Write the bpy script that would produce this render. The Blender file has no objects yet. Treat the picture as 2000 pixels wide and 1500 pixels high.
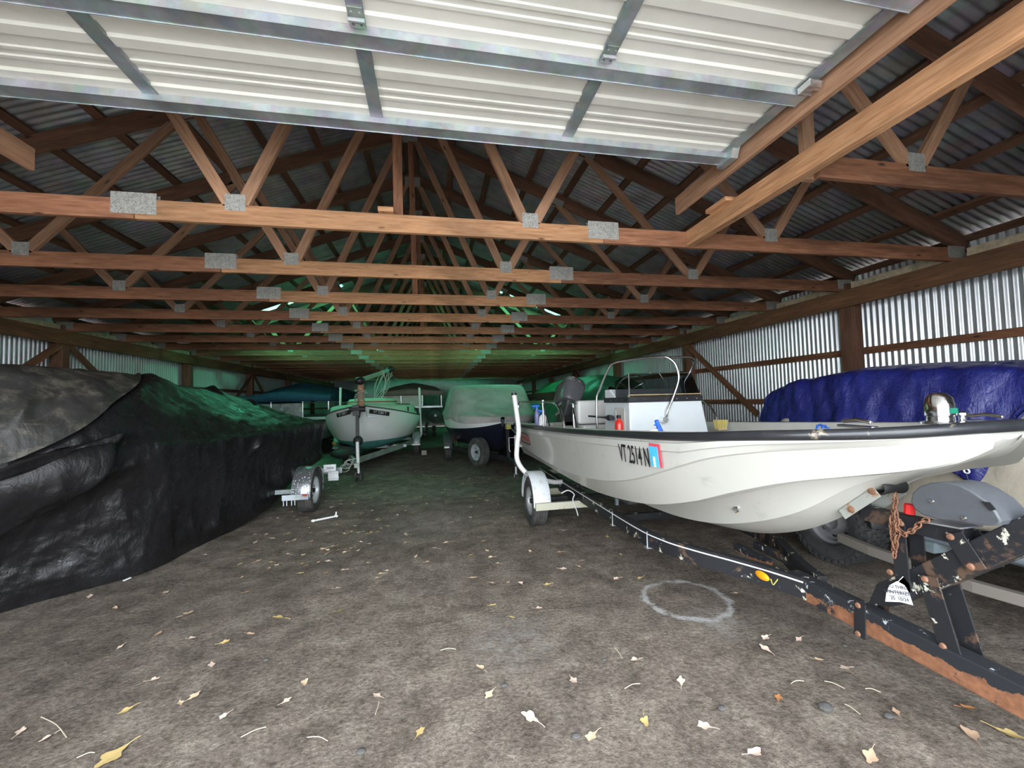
import bpy, math, random
from math import sin, cos, pi, radians, sqrt, atan2
from mathutils import Vector, Matrix, noise
random.seed(7)
V = Vector
SC = bpy.context.scene
COL = SC.collection

# ------------------------------------------------------------------ camera
FPX = 790.0
CZ = 1.5
RX = V((0.98192746, -0.18753134, -0.0255039))     # world -> camera rows: right, down, forward
RD = V((-0.01692752, 0.04719332, -0.99874233))
RF = V((0.18849911, 0.98112425, 0.04316597))
cam_d = bpy.data.cameras.new('camera')
cam_d.sensor_width = 36.0
cam_d.lens = FPX / 2000.0 * 36.0
cam_d.clip_start = 0.02
cam_d.clip_end = 500
cam = bpy.data.objects.new('camera', cam_d)
COL.objects.link(cam)
M = Matrix.Identity(4)
for i in range(3):
    M[i][0] = RX[i]; M[i][1] = -RD[i]; M[i][2] = -RF[i]
M[0][3] = 0; M[1][3] = 0; M[2][3] = CZ
cam.matrix_world = M
SC.camera = cam

def ray(px, py):
    a = (px - 1000) / FPX; b = (py - 750) / FPX
    return RX * a + RD * b + RF
def at(px, py, X=None, Y=None, Z=None):
    r = ray(px, py)
    if X is not None: t = X / r[0]
    elif Y is not None: t = Y / r[1]
    else: t = (Z - CZ) / r[2]
    return V((r[0] * t, r[1] * t, CZ + r[2] * t))

# ------------------------------------------------------------------ mesh helper
ORG = {}
class MB:
    def __init__(s): s.v = []; s.f = []; s.uv = []
    def add(s, vs, fs, uvs=None):
        n = len(s.v)
        s.v += [V(p) for p in vs]
        for i, f in enumerate(fs):
            s.f.append([n + k for k in f])
            s.uv.append(uvs[i] if uvs else None)
        return s
    def bar(s, p, q, w, h, up=(0, 0, 1), ph=None):
        p = V(p); q = V(q); d = (q - p); L = d.length; d.normalize()
        up = V(up)
        if abs(up.dot(d)) > .97: up = V((0, 1, 0)) if abs(d.y) < .9 else V((1, 0, 0))
        sd = d.cross(up).normalized(); up = sd.cross(d).normalized()
        vs = []
        for e in (p, q):
            for a, b in ((-1, -1), (1, -1), (1, 1), (-1, 1)):
                vs.append(e + sd * (a * w / 2) + up * (b * h / 2))
        o = random.random() * 20 if ph is None else ph
        fs = [(0, 3, 2, 1), (4, 5, 6, 7), (0, 1, 5, 4), (1, 2, 6, 5), (2, 3, 7, 6), (3, 0, 4, 7)]
        per = [0, w, w + h, 2 * w + h, 2 * w + 2 * h]
        uvs = [[(o, 0), (o, h), (o + w, h), (o + w, 0)], [(o, 0), (o + w, 0), (o + w, h), (o, h)]]
        for k in range(4):
            a, b = per[k], per[k + 1]
            uvs.append([(o, a + o), (o, b + o), (o + L, b + o), (o + L, a + o)])
        return s.add(vs, fs, uvs)
    def box(s, lo, hi):
        lo = V(lo); hi = V(hi); c = (lo + hi) / 2; d = hi - lo
        ax = max(range(3), key=lambda k: d[k])
        p = c.copy(); q = c.copy(); p[ax] = lo[ax]; q[ax] = hi[ax]
        if ax == 2: return s.bar(p, q, d.x, d.y, (0, 1, 0))
        if ax == 1: return s.bar(p, q, d.x, d.z)
        return s.bar(p, q, d.y, d.z)
    def tube(s, pts, r, n=8, closed=False, caps=True):
        pts = [V(p) for p in pts]; m = len(pts)
        rs = r if isinstance(r, (list, tuple)) else [r] * m
        t0 = (pts[1] - pts[0]).normalized()
        a = V((0, 0, 1)) if abs(t0.z) < .9 else V((1, 0, 0))
        u = t0.cross(a).normalized()
        vs = []; acc = 0
        L = []
        for i in range(m):
            if closed: t = (pts[(i + 1) % m] - pts[i - 1]).normalized()
            elif i == 0: t = t0
            elif i == m - 1: t = (pts[i] - pts[i - 1]).normalized()
            else: t = ((pts[i + 1] - pts[i]).normalized() + (pts[i] - pts[i - 1]).normalized()).normalized()
            u = (u - t * u.dot(t)).normalized(); w = t.cross(u)
            if i: acc += (pts[i] - pts[i - 1]).length
            L.append(acc)
            for k in range(n):
                g = 2 * pi * k / n
                vs.append(pts[i] + (u * cos(g) + w * sin(g)) * rs[i])
        fs = []; uvs = []
        for i in range(m if closed else m - 1):
            j = (i + 1) % m
            for k in range(n):
                k2 = (k + 1) % n
                fs.append((i * n + k, i * n + k2, j * n + k2, j * n + k))
                uvs.append([(L[i], k / n), (L[i], (k + 1) / n), (L[j], (k + 1) / n), (L[j], k / n)])
        if caps and not closed:
            fs.append(tuple(range(n))[::-1]); uvs.append([(0, 0)] * n)
            fs.append(tuple((m - 1) * n + k for k in range(n))); uvs.append([(0, 0)] * n)
        return s.add(vs, fs, uvs)
    def lathe(s, prof, o, axis, n=32, caps=False):
        o = V(o); axis = V(axis).normalized()
        a = V((0, 0, 1)) if abs(axis.z) < .9 else V((1, 0, 0))
        u = axis.cross(a).normalized(); w = axis.cross(u)
        vs = []
        for r, h in prof:
            for k in range(n):
                g = 2 * pi * k / n
                vs.append(o + axis * h + (u * cos(g) + w * sin(g)) * r)
        fs = []
        for i in range(len(prof) - 1):
            for k in range(n):
                k2 = (k + 1) % n
                fs.append((i * n + k, i * n + k2, (i + 1) * n + k2, (i + 1) * n + k))
        if caps:
            fs.append(tuple(range(n))[::-1]); fs.append(tuple((len(prof) - 1) * n + k for k in range(n)))
        return s.add(vs, fs)
    def cyl(s, p, q, r, n=20):
        p = V(p); q = V(q)
        return s.lathe([(r, 0), (r, (q - p).length)], p, q - p, n, True)
    def prism(s, poly, vec):
        vec = V(vec); n = len(poly); vs = [V(p) for p in poly] + [V(p) + vec for p in poly]
        fs = [tuple(range(n))[::-1], tuple(range(n, 2 * n))]
        for k in range(n): fs.append((k, (k + 1) % n, n + (k + 1) % n, n + k))
        uvs = []
        for f in fs: uvs.append([(vs[i].y + vs[i].x, vs[i].z + vs[i].x * .3) for i in f])
        return s.add(vs, fs, uvs)
    def grid(s, rows, cu=False, cv=False):
        m = len(rows); n = len(rows[0]); vs = [p for r in rows for p in r]; fs = []
        for i in range(m if cu else m - 1):
            for j in range(n if cv else n - 1):
                fs.append((i * n + j, i * n + (j + 1) % n, ((i + 1) % m) * n + (j + 1) % n, ((i + 1) % m) * n + j))
        return s.add(vs, fs)
    def ell(s, c, r, nu=16, nv=10, rot=None):
        c = V(c); rows = []
        for i in range(nv + 1):
            a = -pi / 2 + pi * i / nv
            row = []
            for j in range(nu):
                b = 2 * pi * j / nu
                p = V((r[0] * cos(a) * cos(b), r[1] * cos(a) * sin(b), r[2] * sin(a)))
                if rot is not None: p = rot @ p
                row.append(c + p)
            rows.append(row)
        return s.grid(rows, False, True)
    def build(s, name, mat, parent=None, smooth=None, bevel=0, solid=0, label=None, weld=False, loc=None):
        o_ = ORG[parent.name] if parent is not None else (V(loc) if loc is not None else V((0, 0, 0)))
        me = bpy.data.meshes.new(name)
        me.from_pydata([tuple(p - o_) for p in s.v], [], s.f)
        if any(u is not None for u in s.uv):
            l = me.uv_layers.new(name='UVMap')
            k = 0
            for f, u in zip(s.f, s.uv):
                for j in range(len(f)):
                    if u is not None: l.data[k].uv = u[j]
                    k += 1
        me.validate(); me.update()
        me.materials.append(mat)
        o = bpy.data.objects.new(name, me)
        COL.objects.link(o)
        if parent is not None: o.parent = parent
        elif loc is not None: o.location = loc
        ORG[o.name] = o_
        if smooth is not None:
            me.polygons.foreach_set('use_smooth', [True] * len(me.polygons))
            me.set_sharp_from_angle(angle=radians(smooth))
        if weld:
            md = o.modifiers.new('w', 'WELD'); md.merge_threshold = .0004
        if solid:
            md = o.modifiers.new('s', 'SOLIDIFY'); md.thickness = solid; md.offset = 0
        if bevel:
            md = o.modifiers.new('b', 'BEVEL'); md.width = bevel; md.segments = 2; md.limit_method = 'ANGLE'; md.angle_limit = radians(50)
        if label: o['label'] = label
        return o

def tag(o, label=None, cat=None, group=None, kind=None):
    if label: o['label'] = label
    if cat: o['category'] = cat
    if group: o['group'] = group
    if kind: o['kind'] = kind
    return o
def thing(name, loc, label, cat, group=None, kind=None):
    e = bpy.data.objects.new(name, None)
    e.empty_display_size = .1
    COL.objects.link(e); e.location = loc
    ORG[e.name] = V(loc)
    return tag(e, label, cat, group, kind)
def copy_tree(o, parent=None):
    c = o.copy(); COL.objects.link(c)
    if parent is not None: c.parent = parent
    ORG[c.name] = ORG[o.name].copy()
    for ch in list(o.children): copy_tree(ch, c)
    return c
def smooth_path(pts, k=6, closed=False):
    P = [V(p) for p in pts]; n = len(P); out = []
    for i in range(n if closed else n - 1):
        p0 = P[(i - 1) % n] if (closed or i > 0) else P[0]
        p1 = P[i]; p2 = P[(i + 1) % n]
        p3 = P[(i + 2) % n] if (closed or i + 2 < n) else P[-1]
        for j in range(k):
            t = j / k
            out.append(.5 * ((2 * p1) + (p2 - p0) * t + (2 * p0 - 5 * p1 + 4 * p2 - p3) * t * t + (3 * p1 - p0 - 3 * p2 + p3) * t ** 3))
    if not closed: out.append(P[-1])
    return out
def lerp_table(tab, x):
    """tab rows: (x, a, b, c...) sorted; smooth-ish linear interpolation"""
    if x <= tab[0][0]: return list(tab[0][1:])
    for a, b in zip(tab, tab[1:]):
        if x <= b[0]:
            t = (x - a[0]) / (b[0] - a[0])
            return [p + (q - p) * t for p, q in zip(a[1:], b[1:])]
    return list(tab[-1][1:])
def cat_table(tab, x):
    n = len(tab)
    if x <= tab[0][0]: return list(tab[0][1:])
    if x >= tab[-1][0]: return list(tab[-1][1:])
    for i in range(n - 1):
        if x <= tab[i + 1][0]: break
    x0, x1 = tab[i][0], tab[i + 1][0]; h = x1 - x0; t = (x - x0) / h
    out = []
    for c in range(1, len(tab[0])):
        y0, y1 = tab[i][c], tab[i + 1][c]
        def sl(k):
            if k <= 0: return (tab[1][c] - tab[0][c]) / (tab[1][0] - tab[0][0])
            if k >= n - 1: return (tab[-1][c] - tab[-2][c]) / (tab[-1][0] - tab[-2][0])
            return (tab[k + 1][c] - tab[k - 1][c]) / (tab[k + 1][0] - tab[k - 1][0])
        m0, m1 = sl(i) * h, sl(i + 1) * h
        out.append((2 * t ** 3 - 3 * t * t + 1) * y0 + (t ** 3 - 2 * t * t + t) * m0 + (-2 * t ** 3 + 3 * t * t) * y1 + (t ** 3 - t * t) * m1)
    return out

# ------------------------------------------------------------------ materials
def mat(name):
    m = bpy.data.materials.new(name); m.use_nodes = True
    nt = m.node_tree
    return m, nt, nt.nodes['Principled BSDF']
def N(nt, typ, **kw):
    n = nt.nodes.new(typ)
    for k, v in kw.items():
        if k in n.inputs: n.inputs[k].default_value = v
        else: setattr(n, k, v)
    return n
def ramp(nt, stops, fac):
    r = nt.nodes.new('ShaderNodeValToRGB'); e = r.color_ramp.elements
    while len(e) < len(stops): e.new(.5)
    for k, (p, c) in enumerate(stops):
        e[k].position = p; e[k].color = (*c, 1) if len(c) == 3 else c
    nt.links.new(fac, r.inputs['Fac'])
    return r
def mix(nt, fac, a, b, blend='MIX'):
    m = nt.nodes.new('ShaderNodeMix'); m.data_type = 'RGBA'; m.blend_type = blend
    if isinstance(fac, (int, float)): m.inputs[0].default_value = fac
    else: nt.links.new(fac, m.inputs[0])
    for k, x in ((6, a), (7, b)):
        if isinstance(x, tuple): m.inputs[k].default_value = (*x, 1) if len(x) == 3 else x
        else: nt.links.new(x, m.inputs[k])
    return m.outputs[2]
def bump(nt, b, h, strength=.3, dist=.01):
    n = nt.nodes.new('ShaderNodeBump'); n.inputs['Strength'].default_value = strength; n.inputs['Distance'].default_value = dist
    nt.links.new(h, n.inputs['Height']); nt.links.new(n.outputs[0], b.inputs['Normal'])
def coords(nt, kind='Object', scale=(1, 1, 1), rot=(0, 0, 0)):
    tc = nt.nodes.new('ShaderNodeTexCoord'); mp = nt.nodes.new('ShaderNodeMapping')
    mp.inputs['Scale'].default_value = scale; mp.inputs['Rotation'].default_value = rot
    nt.links.new(tc.outputs[kind], mp.inputs['Vector'])
    return mp.outputs[0]
def noise_n(nt, vec, scale=5, detail=4, rough=.6, dist=0):
    n = N(nt, 'ShaderNodeTexNoise', Scale=scale, Detail=detail, Roughness=rough, Distortion=dist)
    nt.links.new(vec, n.inputs['Vector'])
    return n.outputs['Fac']
def plain(name, col, rough=.5, metal=0., var=.12, scale=8, bmp=0, dirt=None, coat=0, spec=None, dirt_scale=3, dirt_lo=.55, dirt_hi=.7):
    m, nt, b = mat(name)
    v = coords(nt)
    f = noise_n(nt, v, scale, 5)
    lo = tuple(c * (1 - var) for c in col); hi = tuple(min(1, c * (1 + var)) for c in col)
    c = ramp(nt, [(.3, lo), (.7, hi)], f).outputs[0]
    if dirt:
        f2 = noise_n(nt, v, dirt_scale, 8, .7)
        k = ramp(nt, [(dirt_lo, (0, 0, 0)), (dirt_hi, (1, 1, 1))], f2).outputs[0]
        c = mix(nt, k, c, dirt)
    nt.links.new(c, b.inputs['Base Color'])
    b.inputs['Roughness'].default_value = rough; b.inputs['Metallic'].default_value = metal
    if coat: b.inputs['Coat Weight'].default_value = coat
    if spec is not None: b.inputs['Specular IOR Level'].default_value = spec
    if bmp: bump(nt, b, noise_n(nt, v, scale * 4, 4), bmp, .004)
    return m

def wood(name, c1, c2, c3, knots=True, stain=.3):
    m, nt, b = mat(name)
    uv = coords(nt, 'UV', (1.2, 14, 1)); uv2 = coords(nt, 'UV', (1, 1, 1))
    oi = nt.nodes.new('ShaderNodeObjectInfo')
    g = noise_n(nt, uv, 3.2, 8, .65, .4)
    c = ramp(nt, [(.25, c2), (.5, c1), (.72, c3)], g).outputs[0]
    big = noise_n(nt, coords(nt, 'UV', (.5, 3, 1)), 2.0, 4, .6, .5)
    k = ramp(nt, [(.35, (1 - stain,) * 3), (.65, (1.12,) * 3)], big).outputs[0]
    c = mix(nt, 1.0, c, k, 'MULTIPLY')
    if knots:
        vo = N(nt, 'ShaderNodeTexVoronoi', Scale=1.0); nt.links.new(coords(nt, 'UV', (3.0, 9, 1)), vo.inputs['Vector'])
        kk = ramp(nt, [(.05, (1, 1, 1)), (.13, (0, 0, 0))], vo.outputs['Distance']).outputs[0]
        c = mix(nt, kk, c, tuple(x * .3 for x in c2))
    # pale drips and scuffs
    sp = noise_n(nt, coords(nt, 'UV', (1.2, 5, 1)), 6, 8, .8)
    kk = ramp(nt, [(.69, (0, 0, 0)), (.76, (.5, .5, .5))], sp).outputs[0]
    c = mix(nt, kk, c, (.55, .4, .28))
    hs = nt.nodes.new('ShaderNodeHueSaturation')
    mr = N(nt, 'ShaderNodeMapRange'); nt.links.new(oi.outputs['Random'], mr.inputs[0])
    mr.inputs[3].default_value = .82; mr.inputs[4].default_value = 1.12
    nt.links.new(mr.outputs[0], hs.inputs['Value']); nt.links.new(c, hs.inputs['Color'])
    nt.links.new(hs.outputs[0], b.inputs['Base Color'])
    b.inputs['Roughness'].default_value = .75
    bump(nt, b, g, .35, .003)
    return m
WOOD_L = wood('pine_orange', (.55, .28, .135), (.32, .135, .06), (.68, .39, .21), stain=.35)
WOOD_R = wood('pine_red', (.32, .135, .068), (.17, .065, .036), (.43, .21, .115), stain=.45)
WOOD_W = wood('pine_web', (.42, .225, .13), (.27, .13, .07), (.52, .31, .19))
WOOD_D = wood('pine_dark_unlit', (.20, .095, .055), (.12, .055, .032), (.27, .14, .085), stain=.4)  # dark tone holds the unlit look of the top chords in the colour
WOOD_B = wood('beam_brown', (.24, .115, .055), (.15, .065, .03), (.33, .17, .09), stain=.4)
WOOD_G = wood('old_grey_wood', (.33, .29, .25), (.2, .17, .15), (.45, .4, .34), stain=.4)

def plate_mat():
    m, nt, b = mat('toothed_plate')
    v = coords(nt, 'Object', (1, 1, 1))
    ck = N(nt, 'ShaderNodeTexVoronoi', Scale=1.0); nt.links.new(coords(nt, 'Object', (75, 75, 110)), ck.inputs['Vector'])
    n = noise_n(nt, v, 30, 3)
    c = ramp(nt, [(.15, (.12, .12, .11)), (.35, (.36, .35, .32)), (.8, (.50, .49, .45))], ck.outputs['Distance']).outputs[0]
    c = mix(nt, .25, c, ramp(nt, [(.3, (.2, .19, .17)), (.7, (.7, .7, .65))], n).outputs[0])
    nt.links.new(c, b.inputs['Base Color']); b.inputs['Metallic'].default_value = .35; b.inputs['Roughness'].default_value = .55
    bump(nt, b, ck.outputs['Distance'], .5, .004)
    return m
PLATE = plate_mat()
def galv(name, base=(.55, .59, .62), rough=.42, metal=.75, sc=18):
    m, nt, b = mat(name)
    v = coords(nt)
    vo = N(nt, 'ShaderNodeTexVoronoi', Scale=sc); nt.links.new(v, vo.inputs['Vector'])
    f = noise_n(nt, v, 5, 6, .65)
    c = ramp(nt, [(.3, tuple(x * .72 for x in base)), (.7, tuple(min(1, x * 1.25) for x in base))], f).outputs[0]
    c = mix(nt, .18, c, vo.outputs['Color'], 'SOFT_LIGHT')
    nt.links.new(c, b.inputs['Base Color']); b.inputs['Metallic'].default_value = metal
    r = ramp(nt, [(.3, (rough - .1,) * 3), (.7, (rough + .12,) * 3)], f).outputs[0]
    nt.links.new(r, b.inputs['Roughness'])
    return m
GALV = galv('galvanised_steel')
GALV_D = galv('galvanised_dull', (.36, .39, .41), .5, .6)
ROOFM = galv('roof_sheet_grey', (.44, .44, .45), .42, .45, 6)
WALLM = plain('wall_sheet_bright', (.68, .70, .72), .38, .72, .08, 3)
GALV_L = plain('track_steel', (.48, .53, .55), .4, .6, .12)

def floor_mat():
    m, nt, b = mat('dirt_floor')
    v = coords(nt)
    big = noise_n(nt, v, .55, 6, .62, .6)
    med = noise_n(nt, v, 4.0, 10, .72, .3)
    fine = noise_n(nt, v, 45, 6, .7)
    c = ramp(nt, [(.30, (.12, .10, .083)), (.5, (.245, .21, .18)), (.72, (.40, .36, .31))], med).outputs[0]
    k = ramp(nt, [(.3, (.72, .70, .68)), (.7, (1.25, 1.22, 1.18))], big).outputs[0]
    c = mix(nt, 1.0, c, k, 'MULTIPLY')
    k2 = ramp(nt, [(.35, (.52, .5, .48)), (.65, (1.42, 1.4, 1.37))], fine).outputs[0]
    c = mix(nt, .85, c, k2, 'MULTIPLY')
    vf = noise_n(nt, v, 14, 9, .8, .2)
    c = mix(nt, ramp(nt, [(.57, (0, 0, 0)), (.66, (.7, .7, .7))], vf).outputs[0], c, (.07, .056, .046))
    c = mix(nt, ramp(nt, [(.60, (0, 0, 0)), (.68, (.5, .5, .5))], noise_n(nt, v, 32, 7, .8)).outputs[0], c, (.46, .43, .39))
    # streaky dried-mud grain
    st = noise_n(nt, coords(nt, 'Object', (1.2, 6, 1), (0, 0, .25)), 3, 8, .7)
    c = mix(nt, ramp(nt, [(.55, (0, 0, 0)), (.75, (.5, .5, .5))], st).outputs[0], c, (.06, .045, .035))
    # dusty grey patch and the pale ring
    sep = nt.nodes.new('ShaderNodeSeparateXYZ'); tc = nt.nodes.new('ShaderNodeTexCoord'); nt.links.new(tc.outputs['Object'], sep.inputs[0])
    def math_(op, a, b_=None, c_=None):
        n = nt.nodes.new('ShaderNodeMath'); n.operation = op
        for i, x in enumerate((a, b_, c_)):
            if x is None: continue
            if isinstance(x, (int, float)): n.inputs[i].default_value = x
            else: nt.links.new(x, n.inputs[i])
        return n.outputs[0]
    def dist(cx, cy):
        dx = math_('SUBTRACT', sep.outputs[0], cx); dy = math_('SUBTRACT', sep.outputs[1], cy)
        return math_('SQRT', math_('ADD', math_('MULTIPLY', dx, dx), math_('MULTIPLY', dy, dy)))
    wob = math_('MULTIPLY', math_('SUBTRACT', noise_n(nt, v, 7, 5, .7), .5), .16)
    rc = at(1340, 1168, Z=0)
    d = math_('ADD', dist(rc.x, rc.y), wob)
    ring = math_('SUBTRACT', 1.0, math_('MULTIPLY', math_('ABSOLUTE', math_('SUBTRACT', d, .298)), 30.0))
    ring = math_('MULTIPLY', math_('MAXIMUM', ring, 0.0), ramp(nt, [(.36, (0, 0, 0)), (.56, (1, 1, 1))], noise_n(nt, v, 9, 8, .8)).outputs[0])
    ring = math_('MINIMUM', math_('MULTIPLY', ring, 1.3), .85)
    c = mix(nt, ring, c, (.60, .59, .58))
    for (px, py, rr, am) in ((1400, 1215, .22, .35), (1000, 1250, .38, .3), (830, 1020, .9, .25), (820, 960, 1.1, .2)):
        q = at(px, py, Z=0)
        dd = math_('ADD', dist(q.x, q.y), math_('MULTIPLY', wob, 2.5))
        kk = math_('MULTIPLY', math_('MAXIMUM', math_('SUBTRACT', 1.0, math_('DIVIDE', dd, rr)), 0.0), am * 2)
        kk = math_('MULTIPLY', kk, ramp(nt, [(.4, (0, 0, 0)), (.6, (1, 1, 1))], noise_n(nt, v, 12, 8, .75)).outputs[0])
        c = mix(nt, kk, c, (.42, .40, .38))
    nt.links.new(c, b.inputs['Base Color'])
    b.inputs['Roughness'].default_value = .93
    b.inputs['Specular IOR Level'].default_value = .25
    h = mix(nt, .45, med, fine)
    bump(nt, b, h, .9, .04)
    return m
FLOORM = floor_mat()

# ------------------------------------------------------------------ setting
RX0 = -.31                      # ridge line
YE = 27.0                       # back wall
YF = -.62                       # front wall
def struct(o, label=None): o['kind'] = 'structure'; (label and o.__setitem__('label', label)); return o
b_ = MB()
rows = []
ys = [-26, -16, -8] + [-4 + .16 * k for k in range(100)] + [13, 15, 18, 22, 27.5, 30]
xs = [-22, -14, -9] + [-7 + .16 * k for k in range(84)] + [8, 12, 20]
ys = [y for y in ys if y >= -4]
for y in ys:
    r = []
    for x in xs:
        z = 0
        if -4 < y < 12 and -7 < x < 6.4:
            z = .011 * (noise.noise(V((x * .9, y * .9, 0))) + .5 * noise.noise(V((x * 3.1, y * 3.1, 3))))
        r.append(V((x, y, z - .006)))
    rows.append(r)
b_.grid(rows)
fl = b_.build('floor', FLOORM, smooth=60); struct(fl, 'bare brown dirt floor strewn with dry leaves')
BOUNCEM = plain('bounce_ground', (.50, .48, .45), .9, 0, .2, 20, .3)
struct(MB().grid([[V((x, y, -.002)) for x in (-25, 0, 25)] for y in (-40, -20, -.75)]).build('ground', BOUNCEM), 'unseen pale ground added outside the doorway to bounce daylight in')  # out of view, added pale to throw daylight up onto door and roof

def corr_wall(name, X, sgn, y0, y1, z0, z1, m, label):
    b = MB(); pitch = .076; n = int((y1 - y0) / pitch * 8); rows = []
    zz = [z0, z1]
    for z in zz:
        rows.append([V((X + sgn * .014 * cos(2 * pi * (y0 + (y1 - y0) * i / n) / pitch), y0 + (y1 - y0) * i / n, z)) for i in range(n + 1)])
    b.grid(rows)
    return struct(b.build(name, m, smooth=70), label)
corr_wall('wall_right', 5.888, 1, YF, YE, 0, 3.185, WALLM, 'bright corrugated steel side wall behind the blue tarp')
corr_wall('wall_left', -6.49, -1, YF, YE, 0, 3.185, WALLM, 'corrugated steel side wall behind the black tarp')
# back wall (gable)
b = MB(); pitch = .076
n = int(12.4 / pitch * 4); lo = []; hi = []
for i in range(n + 1):
    x = -6.49 + (5.885 + 6.49) * i / n; y = YE + .009 * cos(2 * pi * x / pitch)
    lo.append(V((x, y, 0))); hi.append(V((x, y, 5.55 - .38 * abs(x - RX0))))
b.grid([lo, hi]); struct(b.build('wall_back', WALLM, smooth=70, solid=.001), 'dim corrugated gable wall at the far end')
# front wall with the door opening
b = MB()
OX0, OX1, OZ = -2.95, 2.42, 3.12
for xa, xb, za in ((-6.49, OX0, 0), (OX1, 5.885, 0), (OX0, OX1, OZ)):
    n = int((xb - xa) / .076 * 4); lo = []; hi = []
    for i in range(n + 1):
        x = xa + (xb - xa) * i / n; y = YF + .009 * cos(2 * pi * x / .076)
        lo.append(V((x, y, za))); hi.append(V((x, y, 5.55 - .38 * abs(x - RX0))))
    b.grid([lo, hi])
struct(b.build('wall_front', WALLM, smooth=70, solid=.001), 'corrugated front wall around the open doorway')
# roof
SKY = [(10.88, 11.58), (22.6, 23.3)]      # translucent green strips
def roof_side(name, sg, label):
    b = MB()
    segs = [(YF - .3, SKY[0][0]), (SKY[0][1], SKY[1][0]), (SKY[1][1], YE + .3)]
    def strip(ya, yb, d0, d1):
        n = max(4, int((yb - ya) / .076 * 8)); rr = []
        for d in (d0, d1):
            rr.append([V((RX0 + sg * d, ya + (yb - ya) * i / n, 5.56 - .38 * d + .012 * cos(2 * pi * (ya + (yb - ya) * i / n) / .076))) for i in range(n + 1)])
        b.grid(rr)
    for ya, yb in segs: strip(ya, yb, 0, 6.6)
    for ya, yb in SKY: strip(ya, yb, 0, 2.1); strip(ya, yb, 4.35, 6.6)
    return struct(b.build(name, ROOFM, smooth=70, solid=.001), label)
roof_side('ceiling_right', 1, 'grey corrugated steel roof slope over the white boat')
roof_side('ceiling_left', -1, 'grey corrugated steel roof slope over the black tarp')
m, nt, bs = mat('green_fibreglass')
bs.inputs['Base Color'].default_value = (.25, .95, .62, 1)
bs.inputs['Roughness'].default_value = .5
bs.inputs['Transmission Weight'].default_value = .0
tr = nt.nodes.new('ShaderNodeBsdfTranslucent'); tr.inputs[0].default_value = (.12, .95, .5, 1)
ms = nt.nodes.new('ShaderNodeMixShader'); ms.inputs[0].default_value = .85
out = nt.nodes['Material Output']
nt.links.new(bs.outputs[0], ms.inputs[1]); nt.links.new(tr.outputs[0], ms.inputs[2]); nt.links.new(ms.outputs[0], out.inputs[0])
GREENP = m
k = 0
for ya, yb in SKY:
    for sg in (1, -1):
        k += 1
        b = MB(); n = int((yb - ya) / .076 * 8)
        b.grid([[V((RX0 + sg * d, ya + (yb - ya) * i / n, 5.563 - .38 * d + .012 * cos(2 * pi * (ya + (yb - ya) * i / n) / .076))) for i in range(n + 1)] for d in (2.08, 4.37)])
        struct(b.build('window_%d' % k, GREENP, smooth=70), 'green translucent roof sheet letting daylight in')

# ------------------------------------------------------------------ posts, beams, girts, braces
def side_word(s): return 'right' if s > 0 else 'left'
ORD = ['first', 'second', 'third', 'fourth', 'fifth', 'sixth', 'seventh', 'eighth', 'ninth', 'tenth', 'eleventh', 'twelfth', 'thirteenth', 'fourteenth', 'fifteenth', 'sixteenth', 'seventeenth', 'eighteenth', 'nineteenth', 'twentieth', 'twenty-first', 'twenty-second']
TY = {k: 3.36 + 1.2192 * (k - 1) for k in range(-2, 20)}
posts = [TY[k] for k in (-1, 2, 5, 8, 11, 14, 17)]
for sg in (1, -1):
    x0, x1 = (5.575, 5.79) if sg > 0 else (-6.40, -6.205)
    wn = 'bright steel' if sg > 0 else 'shaded steel'
    for i, y in enumerate(posts):
        if i == 0: continue
        o = MB().box((x0, y - .07, 0), (x1, y + .07, 3.0)).build('wall_post', WOOD_D, loc=(0, 0, 0), bevel=.004)
        tag(o, 'dark timber wall post against the %s wall, %s from the doorway' % (wn, ORD[i - 1]), 'post', 'posts along the %s wall' % side_word(sg))
    xi = 5.55 if sg > 0 else -6.18
    o = MB().bar((xi, YF, 2.79), (xi, YE, 2.79), .042, .235).build('eave_beam', WOOD_B, loc=(0, 0, 0), bevel=.003)
    tag(o, 'long brown timber beam carrying the trusses along the %s wall' % wn, 'beam', 'beams along the eaves')
    xw = 5.835 if sg > 0 else -6.44
    for i, z in enumerate((2.075, 1.385, .7)):
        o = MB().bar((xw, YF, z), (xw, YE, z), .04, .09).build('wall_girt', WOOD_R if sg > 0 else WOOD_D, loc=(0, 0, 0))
        tag(o, '%s red-brown rail nailed along the %s wall' % (('upper', 'middle', 'low')[i], wn), 'rail', 'rails along the walls')
    for i, (y, dy) in enumerate(((posts[2], -1.95), (posts[2], .0), (posts[2], 1.35), (posts[4], -1.3), (posts[4], 1.3))):
        if dy == 0: continue
        if sg < 0 and i == 0: dy = -1.35
        if sg > 0 and i == 2: continue
        xb = xi + (.06 if sg > 0 else -.06) * 0 + sg * .05
        zb = 2.68 - abs(dy) * (.78 if abs(dy) > 1.5 else .75)
        y += .06 if dy > 0 else -.06
        o = MB().bar((xb, y, 2.68), (xb, y + dy, zb), .04, .1).build('knee_brace', WOOD_D if i else WOOD_R, loc=(0, 0, 0))
        tag(o, 'slanting timber brace leaning %s, %s post of the %s wall' % ('doorward' if dy < 0 else 'inward', ORD[1 if i < 3 else 3], wn), 'brace', 'slanting wall braces')
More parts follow.
